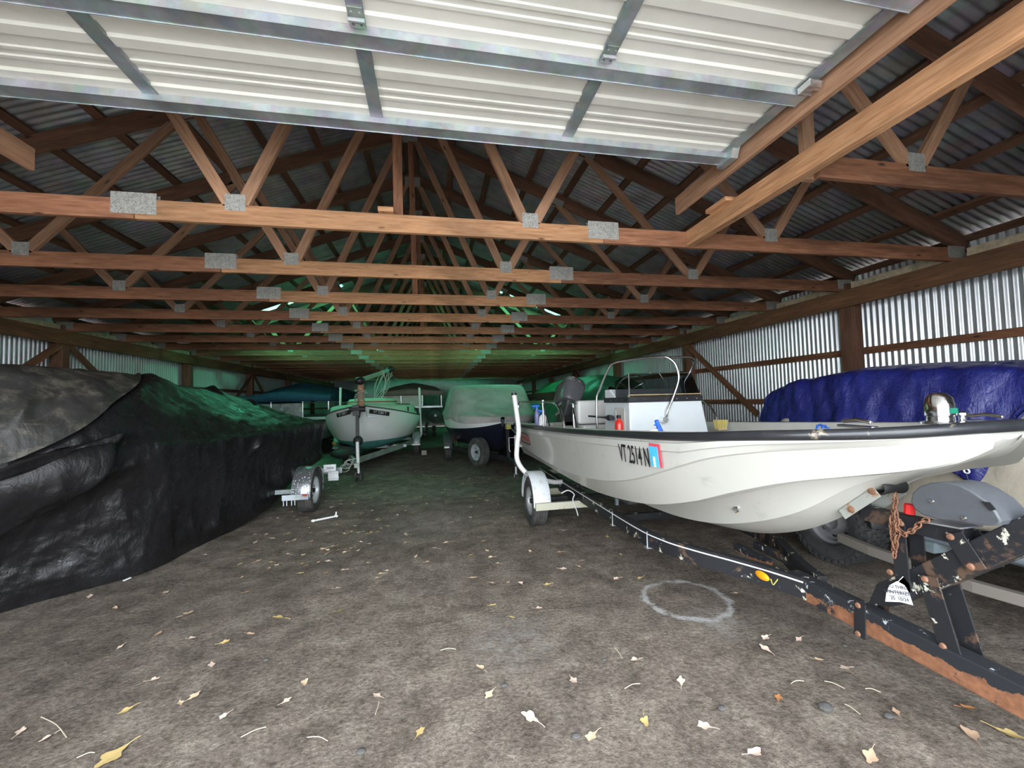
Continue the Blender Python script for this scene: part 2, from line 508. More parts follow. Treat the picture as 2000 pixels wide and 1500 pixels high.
# pale board closing the gaps over the eave beams
PALE = plain('pale_fibre_board', (.58, .47, .32), .9, 0, .3, 12, .4, dirt=(.25, .2, .15), dirt_scale=9)
for sg in (1, -1):
    xi = 5.588 if sg > 0 else -6.218
    for k in range(0, 18):
        ya, yb = TY[k] + .1, TY[k + 1] - .12
        b = MB(); top = []; bot = []
        n = 10
        for i in range(n + 1):
            y = ya + (yb - ya) * i / n
            bot.append(V((xi, y, 2.86))); top.append(V((xi, y, 3.0 + .02 * noise.noise(V((y * 5, k, sg))))))
        b.grid([bot, top])
        o = b.build('eave_blocking', PALE, loc=(0, 0, 0), solid=.03)
        tag(o, 'pale board in the eave gap over the %s wall beam, %s from the door' % ('bright' if sg > 0 else 'shaded', ORD[k]), 'board', 'boards in the eave gaps')

# purlins
for sg in (1, -1):
    for i, d in enumerate((.06, .62, 1.19, 1.76, 2.33, 2.9, 3.47, 4.04, 4.58, 5.12, 5.66, 6.15)):
        z = 5.518 - .38 * d
        x = RX0 + sg * d
        o = MB().bar((x, YF, z), (x, YE, z), .088, .038, (sg * .38, 0, 1)).build('roof_purlin', WOOD_D, loc=(0, 0, 0))
        tag(o, 'dark timber purlin under the %s roof slope, %s down from the ridge' % (side_word(sg), ORD[i]), 'purlin', 'purlins under the roof sheets')

# trusses
JX = dict(D=-3.82, A=-1.46, B=.84, C=3.26)
def zt(x): return 5.30 - .38 * abs(x - RX0)     # underside of top chord
def make_truss(y, label, cut=False):
    t = thing('roof_truss', (RX0, y, 2.97), label, 'roof truss', 'timber roof trusses')
    T = .038
    def chord(xa, xb, m):
        MB().bar((xa, y, 2.972), (xb, y, 2.972), T, .148).build('bottom_chord', m, t, bevel=.003)
    if cut:
        chord(2.46, 5.72, WOOD_R); chord(-6.35, -3.05, WOOD_R)
    else:
        chord(-6.35, -2.125, WOOD_R); chord(-2.12, 1.51, WOOD_L); chord(1.515, 5.72, WOOD_R)
    for sg in (1, -1):
        xe = 5.78 if sg > 0 else -6.4
        MB().bar((RX0 + sg * .01, y, 5.395), (xe, y, 5.395 - .38 * abs(xe - RX0)), T, .178).build('top_chord', WOOD_D, t, bevel=.003)
    webs = [('A', RX0 - .1, 0), ('B', RX0 + .1, 0), ('A', RX0 - 2.05, 1), ('B', RX0 + 2.05, 1), ('D', RX0 - 2.2, 0), ('C', RX0 + 2.2, 0), ('D', RX0 - 4.15, 1), ('C', RX0 + 4.12, 1)]
    for j, xt, o_ in webs:
        if cut and j in 'AB': continue
        xj = JX[j] + (.045 if xt > JX[j] else -.045)
        MB().bar((xj, y, 3.05), (xt, y, zt(xt) + .03), .088, T, (0, 1, 0)).build('web', WOOD_W, t, bevel=.002)
    def plate(x, z, w, h, sl=0):
        b = MB()
        for s_ in (-1, 1):
            yy = y + s_ * (T / 2 + .0015)
            b.bar((x - w / 2, yy, z - sl * w / 2), (x + w / 2, yy, z + sl * w / 2), .002, h)
        b.build('nail_plate', PLATE, t)
    for j in 'DABC':
        if cut and j in 'AB': continue
        plate(JX[j], 3.062, .14, .128)
    if not cut:
        plate(-2.125, 3.012, .29, .158); plate(1.512, 3.012, .29, .158)
    plate(5.60, 3.0, .24, .13); plate(-6.22, 3.0, .24, .13)
    plate(RX0 - 2.12, zt(RX0 - 2.12) + .05, .28, .1, .38); plate(RX0 + 2.15, zt(RX0 + 2.15) + .05, .28, .1, -.38)
    plate(RX0, 5.33, .26, .16)
    return t
tr1 = make_truss(TY[1], 'nearest full-width timber truss, its bottom chord closest to the door')
for k in range(2, 19):
    t = copy_tree(tr1); t.location.y = TY[k]
    t['label'] = 'brown timber roof truss spanning the shed, %s full truss in from the door' % ORD[k - 1]
tr0 = make_truss(TY[0], 'cut roof truss beside the raised door, resting on the jamb timber', True)
t = copy_tree(tr0); t.location.y = TY[-1]; t['label'] = 'cut roof truss nearest the doorway, over the door track'
# stub hangers of the cut trusses
for k, w in ((0, 'farther'), (-1, 'nearer')):
    o = MB().bar((2.44, TY[k] + .04, 2.9), (2.44, TY[k] + .04, zt(2.44) + .08), .09, .038, (0, 1, 0)).build('hanger_post', WOOD_W, loc=(0, 0, 0))
    tag(o, 'short upright board holding the jamb timber to the roof, the %s one' % w, 'board', 'upright hanger boards')
# boards standing along the middle of the shed (sway bracing)
for i in (1, 3, 5, 7, 9, 11):
    y = TY[i]
    o = MB().bar((RX0 + .03 + .012 * i, y + .05, 2.93), (RX0 + .03, y + .03, 5.34), .075, .036, (0, 1, 0)).build('centre_board', WOOD_R, loc=(0, 0, 0))
    tag(o, 'upright board hanging from the ridge at the middle of the %s truss' % ORD[i - 1], 'board', 'upright boards down the middle')
o = MB().bar((RX0 - .09, TY[1] + .06, 3.1), (RX0 - .09, TY[3], 4.3), .07, .038, (1, 0, 0)).build('sway_brace', WOOD_W, loc=(0, 0, 0))
tag(o, 'pale diagonal board leaning along the middle behind the nearest truss', 'brace')
o = MB().box((-.42, TY[1] - .06, 3.046), (-.30, TY[1] + .06, 3.085)).build('wood_block', WOOD_L, loc=(0, 0, 0))
tag(o, 'small orange wood block on top of the nearest truss chord', 'block')
for k, (x0, x1, z, ya) in enumerate(((-1.9, 1.6, 3.06, 13.0),)):
    pass
# jamb timbers and track timbers
for sg in (1, -1):
    x = 2.37 if sg > 0 else -2.99
    t = thing('jamb_timber', (x, 1.4, 2.97), 'long scuffed orange-brown timber running from the doorway to the nearest truss on the %s' % side_word(sg), 'timber', 'timbers beside the raised door')
    MB().bar((x, YF, 2.975), (x, TY[1] - .02, 2.975), .075, .145).build('plank', WOOD_L if sg > 0 else WOOD_R, t, bevel=.004)
    if sg > 0:
        p = at(1415, 418, X=x)
        MB().bar((x - .03, p.y - .12, 3.065), (x - .03, p.y + .12, 3.065), .11, .035).build('cleat', WOOD_L, t, bevel=.004)
    xt_ = 2.19 if sg > 0 else -2.655
    ye = 3.17
    t = thing('track_hanger', (xt_, 1.4, 3.25), 'weathered plank above the end of the %s door track' % side_word(sg), 'plank', 'planks carrying the door tracks')
    MB().bar((xt_ - sg * .052, YF, 3.188), (xt_ - sg * .052, ye, 3.188), .035, .15).build('plank', WOOD_W, t, bevel=.004)
    xk = xt_
    t = thing('door_track', (xk, 1.4, 3.19), 'galvanised steel roller track beside the %s edge of the raised door' % side_word(sg), 'track', 'overhead door tracks')
    b = MB(); y0, y1 = YF + .4, 3.05
    b.bar((xk + sg * .02, y0, 3.20), (xk + sg * .02, y1, 3.20), .003, .065)
    b.bar((xk, y0, 3.168), (xk, y1, 3.168), .045, .003)
    b.bar((xk, y0, 3.232), (xk, y1, 3.232), .045, .003)
    b.bar((xk - sg * .02, y0, 3.178), (xk - sg * .02, y1, 3.178), .003, .022)
    b.build('channel', GALV_L, t)
    b = MB(); b.bar((xk + sg * .026, y0, 3.255), (xk + sg * .026, y1, 3.255), .05, .004); b.bar((xk + sg * .05, y0, 3.235), (xk + sg * .05, y1, 3.235), .004, .04)
    b.build('angle_iron', GALV, t)
    b = MB()
    for yy in (.9, 1.7, 2.5):
        b.cyl((xk - sg * .001, yy, 3.17), (xk, yy, 3.16), .006, 8)
    b.build('bolt', GALV, t)

# ------------------------------------------------------------------ raised overhead door
CREAM = plain('cream_steel_door', (.75, .72, .655), .5, 0, .05, 3, dirt=(.60, .58, .5), dirt_scale=2.5, dirt_lo=.5, dirt_hi=.9)
door = thing('door_1', (-.3, 1, 3.2), 'cream ribbed steel overhead door raised flat below the rafters', None, None, 'structure')
DX0, DX1 = -2.54, 2.08
SEC = .61
ZD = 3.235
bounds = [2.46, 1.87, 1.26, .65, .04, -.5]
for i in range(5):
    ya, yb = bounds[i], bounds[i + 1]
    prof = []
    H = ya - yb - .006
    n = 5
    # ribbed profile: trapezoid ribs
    pts = [(0, .0), (.03, .0), (.038, -.012), (.05, -.012), (.058, 0)]
    y = 0
    segs_ = [(0, 0)]
    for c in range(2):
        base = H * (c / 2.0)
        segs_ += [(base + .012, 0), (base + .02, -.014), (base + .075, -.014), (base + .083, 0), (base + .145, 0), (base + .150, -.007), (base + .168, -.007), (base + .173, 0), (base + .205, 0), (base + .21, -.007), (base + .228, -.007), (base + .233, 0)]
    segs_.append((H, 0))
    b = MB()
    b.grid([[V((x, ya - s_, ZD + d)) for s_, d in segs_] for x in (DX0, DX1)])
    sec = b.build('door_section', CREAM, door, solid=.002)
    # stiles
    for x in (-1.48, -.31, .88):
        s = MB()
        s.bar((x, ya - .005, ZD - .024), (x, yb + .005, ZD - .024), .07, .004)
        s.bar((x - .033, ya - .005, ZD - .012), (x - .033, yb + .005, ZD - .012), .004, .024)
        s.bar((x + .033, ya - .005, ZD - .012), (x + .033, yb + .005, ZD - .012), .004, .024)
        s.build('stile', GALV_D, sec)
    for x in (DX1 - .03, DX0 + .03):
        s = MB(); s.bar((x, ya, ZD - .022), (x, yb, ZD - .022), .075, .004); s.bar((x + (.036 if x > 0 else -.036), ya, ZD), (x + (.036 if x > 0 else -.036), yb, ZD), .004, .05)
        s.build('end_stile', GALV_D, sec)
# horizontal struts (u-channels) along bottom of door and at section joints
for i, (yy, w) in enumerate(((2.485, .09), (1.893, .08), (1.315, .08), (.66, .08), (.05, .08))):
    s = MB()
    z0 = ZD - .035
    s.bar((DX0, yy, z0 - .018), (DX1 + .02, yy, z0 - .018), w, .003)
    s.bar((DX0, yy - w / 2, z0), (DX1 + .02, yy - w / 2, z0), .003, .045)
    s.bar((DX0, yy + w / 2, z0), (DX1 + .02, yy + w / 2, z0), .003, .045)
    s.build('strut', GALV, door)
# hinges / rollers
for i, yy in enumerate((1.80, 1.20, .6)):
    for x in (-1.48, -.31, .88):
        s = MB(); s.bar((x, yy - .05, ZD - .03), (x, yy + .05, ZD - .03), .06, .005); s.cyl((x - .035, yy, ZD - .042), (x + .035, yy, ZD - .042), .011, 12)
        for u in (-1, 1):
            for w_ in (-.03, .03): s.cyl((x + u * .018, yy + w_, ZD - .034), (x + u * .018, yy + w_, ZD - .042), .006, 8)
        s.build('hinge', GALV_D, door)
CHROME_B = plain('bright_steel', (.75, .76, .78), .22, .9, .05)
BLACKR = plain('black_nylon', (.02, .02, .02), .4)
for x, sg in ((DX1, 1), (DX0, -1)):
    for yy in (1.80, 1.20, .6):
        s = MB()
        s.bar((x - sg * .06, yy, ZD - .04), (x + sg * .03, yy, ZD - .04), .085, .004)
        s.bar((x - sg * .06, yy - .03, ZD - .055), (x + sg * .02, yy - .03, ZD - .055), .004, .03)
        s.bar((x - sg * .06, yy + .03, ZD - .055), (x + sg * .02, yy + .03, ZD - .055), .004, .03)
        s.bar((x - sg * .055, yy - .04, ZD - .05), (x - sg * .055, yy + .04, ZD - .05), .012, .035)
        s.cyl((x - sg * .05, yy, ZD - .055), (x + sg * .075, yy, ZD - .055), .007, 10)
        br = s.build('roller_bracket', CHROME_B, door)
        MB().cyl((x + sg * .055, yy, ZD - .055), (x + sg * .085, yy, ZD - .055), .024, 16).build('roller', BLACKR, br)
    s = MB()   # bottom fixture
    s.prism([V((x - sg * .03, 2.54, ZD - .08)), V((x - sg * .03, 2.40, ZD - .08)), V((x - sg * .03, 2.36, ZD + .01)), V((x - sg * .03, 2.54, ZD + .01))], (sg * .055, 0, 0))
    s.build('bottom_bracket', GALV, door)
# ------------------------------------------------------------------ shared materials / parts
RUBBER = plain('tyre_rubber', (.05, .048, .047), .85, 0, .25, 10, .2, dirt=(.12, .115, .105), dirt_scale=6, dirt_lo=.48, dirt_hi=.78)
RUBBER_D = plain('black_rubber', (.02, .02, .021), .6, 0, .2, 10)
RIM = plain('grey_steel_rim', (.42, .44, .44), .45, .4, .1, 14, dirt=(.2, .15, .1), dirt_scale=14, dirt_lo=.6, dirt_hi=.75)
CHROME = plain('stainless', (.78, .79, .8), .14, 1., .03)
WHITEP = plain('white_pvc', (.82, .82, .80), .35, 0, .04, dirt=(.5, .48, .44), dirt_scale=6, dirt_lo=.6, dirt_hi=.85)
GEL = plain('cream_gelcoat', (.50, .492, .45), .3, 0, .04, 1.5, coat=.25, dirt=(.34, .33, .30), dirt_scale=5, dirt_lo=.60, dirt_hi=.78)
GEL_IN = plain('cream_liner', (.58, .57, .52), .45, 0, .05, 3)
NAVY = plain('black_hull_paint', (.012, .014, .028), .3, 0, .2)
BLK = plain('black_paint', (.018, .018, .02), .45, 0, .2)
def chipped(name, base, chips, rust, lo=.56, hi=.60, sc=7):
    m, nt, b = mat(name); v = coords(nt)
    f = noise_n(nt, v, sc, 9, .72, .3); f2 = noise_n(nt, v, sc * .45, 8, .7, .5)
    c = mix(nt, ramp(nt, [(lo, (0, 0, 0)), (hi, (1, 1, 1))], f).outputs[0], base, chips)
    c = mix(nt, ramp(nt, [(.56, (0, 0, 0)), (.61, (1, 1, 1))], f2).outputs[0], c, rust)
    nt.links.new(c, b.inputs['Base Color']); b.inputs['Roughness'].default_value = .55
    bump(nt, b, f, .2, .002)
    return m
CHIP = chipped('chipped_black_steel', (.014, .015, .018), (.62, .60, .48), (.10, .06, .04), .60, .62, 10)
CHIPG = chipped('chipped_grey_steel', (.36, .37, .34), (.15, .15, .14), (.35, .22, .12), .6, .63, 14)
FENDER = chipped('chipped_white_fender', (.72, .75, .78), (.16, .2, .17), (.6, .62, .6), .63, .66, 22)
YELLOWED = chipped('stained_axle_steel', (.50, .49, .38), (.30, .27, .18), (.42, .36, .2), .58, .66, 16)
def tongue_mat():
    m, nt, b = mat('rusty_tongue'); v = coords(nt)
    sp = nt.nodes.new('ShaderNodeSeparateXYZ'); tc = nt.nodes.new('ShaderNodeTexCoord'); nt.links.new(tc.outputs['Object'], sp.inputs[0])
    f = noise_n(nt, v, 9, 9, .72, .3); f2 = noise_n(nt, v, 5, 8, .7, .3)
    mr = nt.nodes.new('ShaderNodeMapRange'); nt.links.new(sp.outputs[2], mr.inputs[0])
    mr.inputs[1].default_value = .425; mr.inputs[2].default_value = .37; mr.inputs[3].default_value = 0; mr.inputs[4].default_value = 1
    ad = nt.nodes.new('ShaderNodeMath'); ad.operation = 'MULTIPLY_ADD'; nt.links.new(f2, ad.inputs[0]); ad.inputs[1].default_value = 1.6; nt.links.new(mr.outputs[0], ad.inputs[2])
    c = mix(nt, ramp(nt, [(.60, (0, 0, 0)), (.63, (1, 1, 1))], f).outputs[0], (.014, .016, .02), (.5, .53, .55))
    rust = ramp(nt, [(.3, (.16, .065, .03)), (.7, (.30, .13, .065))], noise_n(nt, v, 30, 5)).outputs[0]
    c = mix(nt, ramp(nt, [(.45, (0, 0, 0)), (.5, (1, 1, 1))], ad.outputs[0]).outputs[0], c, rust)
    mr.inputs[3].default_value = -.75; mr.inputs[4].default_value = -.15
    nt.links.new(c, b.inputs['Base Color']); b.inputs['Roughness'].default_value = .75
    bump(nt, b, f, .3, .002)
    return m
TONGUE = tongue_mat()
RUST = plain('rust', (.17, .075, .04), .85, 0, .35, 30, .4)
RUSTB = plain('rusty_bolt', (.24, .12, .07), .8, .2, .3, 40, .3)
REFL_O = plain('orange_lens', (.95, .36, .01), .25, 0, .05)
REFL_R = plain('red_lens', (.65, .03, .02), .25, 0, .05)
TEAK = plain('teak', (.48, .36, .2), .6, 0, .2, 20)

def wheel(parent, c, axis, R=.3, w=.17, rimR=.17, tread=True, name='wheel', rim_m=None, flat=0):
    """a wheel part of its parent: tyre mesh with the rim and hub as pieces of it"""
    c = V(c); axis = V(axis).normalized(); hw = w / 2
    b = MB()
    prof = [(rimR, -hw * .62), (rimR + .015, -hw * .86), (R * .74, -hw * 1.0), (R * .88, -hw * .98), (R * .95, -hw * .86)]
    ng = 5
    for g in range(ng):
        x0 = -hw * .82 + g * (hw * 1.64 / ng); x1 = x0 + hw * 1.64 / ng * .72
        prof += [(R - .009, x0 - .001), (R, x0 + .002), (R, x1 - .002), (R - .009, x1 + .001)]
    prof += [(R * .95, hw * .86), (R * .88, hw * .98), (R * .74, hw * 1.0), (rimR + .015, hw * .86), (rimR, hw * .62)]
    b.lathe(prof, c, axis, 56)
    ty = b.build(name if name != 'wheel' else 'tyre', RUBBER, parent, smooth=32)
    b = MB()
    for s_ in (1, -1):
        b.lathe([(rimR + .006, s_ * hw * .80), (rimR + .008, s_ * hw * .72), (rimR - .012, s_ * hw * .66), (rimR - .02, s_ * hw * .2), (rimR * .72, s_ * hw * .12), (rimR * .66, s_ * hw * .34), (rimR * .42, s_ * hw * .42), (rimR * .34, s_ * hw * .3), (.001, s_ * hw * .3)], c, axis, 40)
    rm = b.build('rim', rim_m or RIM, ty, smooth=30)
    b = MB()
    a = V((0, 0, 1)) if abs(axis.z) < .9 else V((1, 0, 0))
    u = axis.cross(a).normalized(); v_ = axis.cross(u)
    for s_ in (1, -1):
        b.lathe([(.03, s_ * hw * .28), (.03, s_ * hw * .66), (.024, s_ * hw * .74), (.001, s_ * hw * .76)], c, axis, 20)
        for k in range(5):
            g = 2 * pi * k / 5
            p = c + (u * cos(g) + v_ * sin(g)) * rimR * .42
            b.cyl(p + axis * s_ * hw * .3, p + axis * s_ * hw * .52, .009, 6)
    b.build('hub', BLK, ty, smooth=30)
    b = MB()   # vent holes of the rim disc, dark recessed discs
    for s_ in (1, -1):
        for k in range(8):
            g = 2 * pi * k / 8 + .2
            p = c + (u * cos(g) + v_ * sin(g)) * rimR * .80
            b.cyl(p + axis * s_ * hw * .12, p + axis * s_ * hw * .20, rimR * .07, 10)
    b.build('vent_holes', BLK, ty, smooth=30)
    return ty
def fender(parent, c, R, w, x_dir, m, a0=-15, a1=190, t=.003, skirt=.05, name='fender'):
    """arched mudguard over a wheel whose axle is along x_dir"""
    c = V(c); ax = V(x_dir).normalized(); fw = V((0, -1, 0)) if abs(ax.x) > .5 else V((1, 0, 0))
    fw = V((0, 0, 1)).cross(ax).normalized()
    rows = []
    for k in range(33):
        a = radians(a0 + (a1 - a0) * k / 32)
        d = fw * cos(a) + V((0, 0, 1)) * sin(a)
        rows.append([c + d * (R - skirt) + ax * (-w / 2), c + d * (R - .012) + ax * (-w / 2), c + d * R + ax * (-w / 2 + .015), c + d * R + ax * (w / 2 - .015), c + d * (R - .012) + ax * (w / 2), c + d * (R - skirt) + ax * (w / 2)])
    return MB().grid(rows).build(name, m, parent, smooth=40, solid=t)
FONT_M = {}
def text(name, s, size, loc, right, up, m, parent, ext=.0006, sx=1.0, off=0):
    cu = bpy.data.curves.new(name, 'FONT'); cu.body = s; cu.size = size; cu.extrude = ext; cu.offset = size * off; cu.align_x = 'CENTER'; cu.align_y = 'CENTER'
    tmp = bpy.data.objects.new('tmp', cu); COL.objects.link(tmp)
    dg = bpy.context.evaluated_depsgraph_get()
    me = bpy.data.meshes.new_from_object(tmp.evaluated_get(dg))
    bpy.data.objects.remove(tmp)
    right = V(right).normalized(); up = V(up).normalized(); nrm_ = right.cross(up)
    up = nrm_.cross(right).normalized()
    org = ORG[parent.name]
    for v_ in me.vertices:
        p = V(loc) + right * v_.co.x * sx + up * v_.co.y + nrm_ * v_.co.z - org
        v_.co = p
    me.materials.clear(); me.materials.append(m)
    o = bpy.data.objects.new(name, me); COL.objects.link(o); o.parent = parent; ORG[o.name] = org
    return o

# ------------------------------------------------------------------ white centre-console boat
BX = 2.12
# Y, keel, p1h,p1z, tunnel h,z, sponson bottom h,z, knuckle h,z, sheer h,z
HT = [
 (1.15, 1.310, .03, 1.315, .06, 1.318, .10, 1.284, .13, 1.332, .15, 1.366),
 (1.20, 1.268, .06, 1.272, .10, 1.278, .18, 1.231, .25, 1.307, .30, 1.356),
 (1.28, 1.218, .09, 1.225, .15, 1.232, .29, 1.190, .38, 1.288, .44, 1.346),
 (1.42, 1.140, .13, 1.155, .21, 1.185, .42, 1.150, .53, 1.268, .585, 1.336),
 (1.60, 1.028, .17, 1.065, .27, 1.125, .54, 1.099, .66, 1.240, .70, 1.324),
 (1.83, .832, .21, .905, .33, 1.03, .63, 1.013, .755, 1.185, .79, 1.305),
 (2.10, .680, .24, .775, .38, .93, .69, .905, .81, 1.09, .845, 1.288),
 (2.45, .565, .26, .665, .41, .83, .735, .808, .845, .973, .885, 1.272),
 (2.85, .520, .27, .60, .43, .75, .755, .748, .86, .888, .91, 1.254),
 (3.35, .508, .28, .575, .44, .70, .77, .707, .862, .831, .925, 1.232),
 (4.05, .505, .28, .565, .45, .66, .775, .695, .865, .80, .935, 1.208),
 (5.10, .505, .27, .56, .44, .65, .775, .705, .865, .815, .935, 1.178),
 (6.20, .510, .27, .565, .44, .655, .77, .70, .85, .87, .90, 1.15)]
def hull_row(y):
    k, a, az, b_, bz, c, cz, d, dz, e, ez = cat_table(HT, y)
    kk = min(1, max(0, (y - 1.45) / .4)); lg = .02 * min(1, (ez - dz) / .12); bd = min(.095, (ez - dz) * .6)
    P = [(0, k), (a * .55, k + (az - k) * .42), (a, az), (a + .02 * kk, az - .016 * kk), (a + .035, az + .012)]
    P += [((a + .035) + (b_ - a - .035) * .5, az + .012 + (bz - az - .012) * .62), (b_, bz)]
    P += [(b_ + (c - b_) * .35, bz + (cz - bz) * .2 - (.01 if y > 1.6 else 0)), (b_ + (c - b_) * .7, cz - .004), (c, cz)]
    P += [(c + (d - c) * .4, cz + (dz - cz) * .42 ), (c + (d - c) * .75, cz + (dz - cz) * .76), (d, dz), (d + lg, dz + lg * .35)]
    P += [(d + lg + (e - d - lg) * t, dz + lg * .35 + (ez - bd - dz - lg * .35) * t) for t in (.35, .7, 1.0)]
    f = min(1, max(0, (y - 1.15) / .1))
    P += [(e + .012 * f, ez - bd * .92), (e + .014 * f, ez - bd * .47), (e + .002, ez - bd * .4), (e, ez)]
    return P
boat = thing('motorboat', (BX, 3.7, .5), 'white open centre-console motorboat with black rub rail, bow pointing out the door', 'motorboat')
ysn = [1.15 + (6.2 - 1.15) * (k / 72.0) ** 1.25 for k in range(73)]
rows = []
for y in ysn:
    P = hull_row(y)
    rows.append([V((BX - h, y, z)) for h, z in P[::-1]] + [V((BX + h, y, z)) for h, z in P[1:]])
b = MB(); b.grid(rows)
last = rows[-1]; n0 = len(b.v); b.add(last, [tuple(range(len(last)))[::-1]])
b.add(rows[0], [tuple(range(len(rows[0])))])
hull = b.build('hull', GEL, boat, smooth=24)
# rub rail around the sheer
def sheer(y, off=0, dz=0):
    r = cat_table(HT, y); return r[9] + off, r[10] + dz
pts = [V((BX - sheer(y)[0] - .006, y, sheer(y)[1] - .006)) for y in reversed(ysn)] + [V((BX - .07, 1.128, 1.364)), V((BX + .07, 1.128, 1.364))] + [V((BX + sheer(y)[0] + .006, y, sheer(y)[1] - .006)) for y in ysn]
BRAIL = plain('black_rub_rail', (.02, .021, .024), .3, 0, .2, 12, dirt=(.3, .25, .18), dirt_scale=11, dirt_lo=.62, dirt_hi=.72)
MB().tube(pts, .024, 10).build('rub_rail', BRAIL, boat, smooth=60)
# gunwale cap and liner
rows = []
for y in ysn:
    e, ez = sheer(y)
    inn = max(.0, e - (.13 if y > 2.0 else .13 + (2.0 - y) * .12))
    zf = .80
    zi = ez + .012
    row = [(e, ez + .004), (e - min(.02, e * .2), ez + .016), (inn, ez + .014), (max(0, inn - .012), ez), (max(0, inn - .02), ez - .10)]
    fz = zf if y > 2.55 else (1.17 if y < 2.45 else zf + (1.17 - zf) * (2.55 - y) / .1)
    fz = min(fz, ez - .05)
    if y < 1.9: fz = max(fz, ez - .03 - (y - 1.15) * .2)
    row[4] = (row[4][0], max(ez - .10, fz)); row += [(max(0, inn - .06), fz), (0, fz)]
    rows.append([V((BX - h, y, z)) for h, z in row] + [V((BX + h, y, z)) for h, z in row[-2::-1]])
MB().grid(rows).build('deck_liner', GEL_IN, boat, smooth=40)
b = MB(); b.bar((BX - .88, 6.17, 1.12), (BX - .3, 6.17, 1.12), .08, .06); b.bar((BX + .3, 6.17, 1.12), (BX + .88, 6.17, 1.12), .08, .06); b.bar((BX - .88, 6.1, .95), (BX + .88, 6.1, .95), .05, .3)
b.build('transom_cap', GEL_IN, boat, bevel=.008)
# registration numbers on the near side
TXT = plain('black_decal', (.01, .01, .012), .5)
def side(y, z):
    """x of starboard topside at height z"""
    P = hull_row(y); best = None
    for (h0, z0), (h1, z1) in zip(P[12:], P[13:17]):
        if z0 <= z <= z1: best = h0 + (h1 - h0) * (z - z0) / (z1 - z0 + 1e-6)
    return BX - (best if best else P[14][0])
def on_side(px, py):
    y = 3.0
    for _ in range(12):
        p = at(px, py, X=side(y, 1.1)); y = p.y
        p = at(px, py, X=side(p.y, p.z)); y = p.y
    return p
pa = on_side(1214, 885); pb = on_side(1273, 896)
rt = (pb - pa).normalized()
upv = V((-.10, 0, 1))
L = (pb - pa).length
t_ = text('registration_number', 'VT 2514 N', .165, (pa + pb) / 2 + V((-.014, 0, 0)), rt, upv, TXT, boat, off=.006)
ws = [v.co.dot(rt) for v in t_.data.vertices]; f = L / (max(ws) - min(ws)); mid = (max(ws) + min(ws)) / 2
for v in t_.data.vertices: v.co += rt * (v.co.dot(rt) - mid) * (f - 1)
DEC_B = plain('decal_blue', (.08, .5, .8), .4); DEC_R = plain('decal_red', (.7, .08, .12), .4); DEC_W = plain('decal_white', (.85, .85, .85), .4)
c0 = on_side(1285, 889) + V((-.016, 0, 0))
MB().bar(c0 + V((0, 0, .0)) - rt * .05, c0 + rt * .05, .002, .135, upv).build('sticker_border', DEC_R, boat)
q = c0 + V((-.0016, 0, -.008)) - rt * .008
sb = MB().bar(q - rt * .042, q + rt * .036, .002, .118, upv).build('sticker', DEC_B, boat)
MB().bar(q + V((-.0016, 0, .02)) - rt * .014, q + V((-.0016, 0, .02)) + rt * .014, .002, .05, upv).bar(q + V((-.0016, 0, -.03)) - rt * .008, q + V((-.0016, 0, -.03)) + rt * .008, .002, .06, upv).build('sticker_mark', DEC_W, sb)
# maker's plate near the stern
c0 = on_side(1029, 857) + V((-.01, 0, 0)); upm = V((-.12, 0, 1))
rt2 = V((0, -1, 0))
fr = MB()
Wd, Hd = .30, .125
pth = [c0 + rt2 * x + upm.normalized() * z for x, z in ((-Wd, -Hd * .5), (Wd * .6, -Hd * .5), (Wd * .68, -Hd * .35), (Wd * .68, Hd * .35), (Wd * .6, Hd * .5), (-Wd, Hd * .5), (-Wd * 1.05, Hd * .35), (-Wd * 1.05, -Hd * .35))]
fr.tube(pth, .006, 6, True); fr.build('logo_frame', plain('dark_red_outline', (.10, .02, .02), .5), boat)
tl = text('logo_text', 'WHALER', .095, c0 - rt2 * .05, rt2, upm, plain('logo_red', (.45, .02, .03), .5), boat, sx=1.15)
# console
CW = .37
CY0, CY1, CZT = 3.44, 3.98, 1.475
console_m = plain('console_grey', (.66, .70, .71), .4, 0, .03)
b = MB()
P = [V((BX - CW - .03, CY0 - .04, .8)), V((BX + CW + .1, CY0 - .04, .8)), V((BX + CW, CY0, CZT)), V((BX - CW, CY0, CZT))]
Q = [V((BX - CW - .03, CY1, .8)), V((BX + CW + .1, CY1, .8)), V((BX + CW, CY1, CZT)), V((BX - CW, CY1, CZT))]
b.add(P + Q, [(0, 1, 2, 3), (7, 6, 5, 4), (0, 4, 5, 1), (1, 5, 6, 2), (2, 6, 7, 3), (3, 7, 4, 0)])
con = b.build('console', console_m, boat, bevel=.012)
b = MB(); b.bar((BX - CW - .006, CY0 - .006, CZT + .012), (BX + CW + .006, CY0 - .006, CZT + .012), .012, .05); b.bar((BX - CW - .006, CY0, CZT + .012), (BX - CW - .006, CY1, CZT + .012), .012, .05)
b.build('trim_strip', BLK, con)
b = MB(); b.box((BX - CW, CY0 + .005, CZT), (BX + CW, CY0 + .03, CZT + .06)); b.box((BX - CW, CY0 + .03, CZT), (BX + CW, CY1, CZT + .02)); b.build('teak_top', TEAK, con, bevel=.003)
b = MB(); b.prism([V((BX - CW, CY1 - .28, CZT + .02)), V((BX - CW, CY1, CZT + .02)), V((BX - CW, CY1, CZT + .12)), V((BX - CW, CY1 - .12, CZT + .12))], (2 * CW, 0, 0)); b.build('dash', console_m, con, bevel=.01)
b = MB()
for k in range(7): b.cyl((BX - .32 + .105 * k, CY0 - .018, CZT + .012), (BX - .32 + .105 * k, CY0 - .006, CZT + .012), .006, 8)
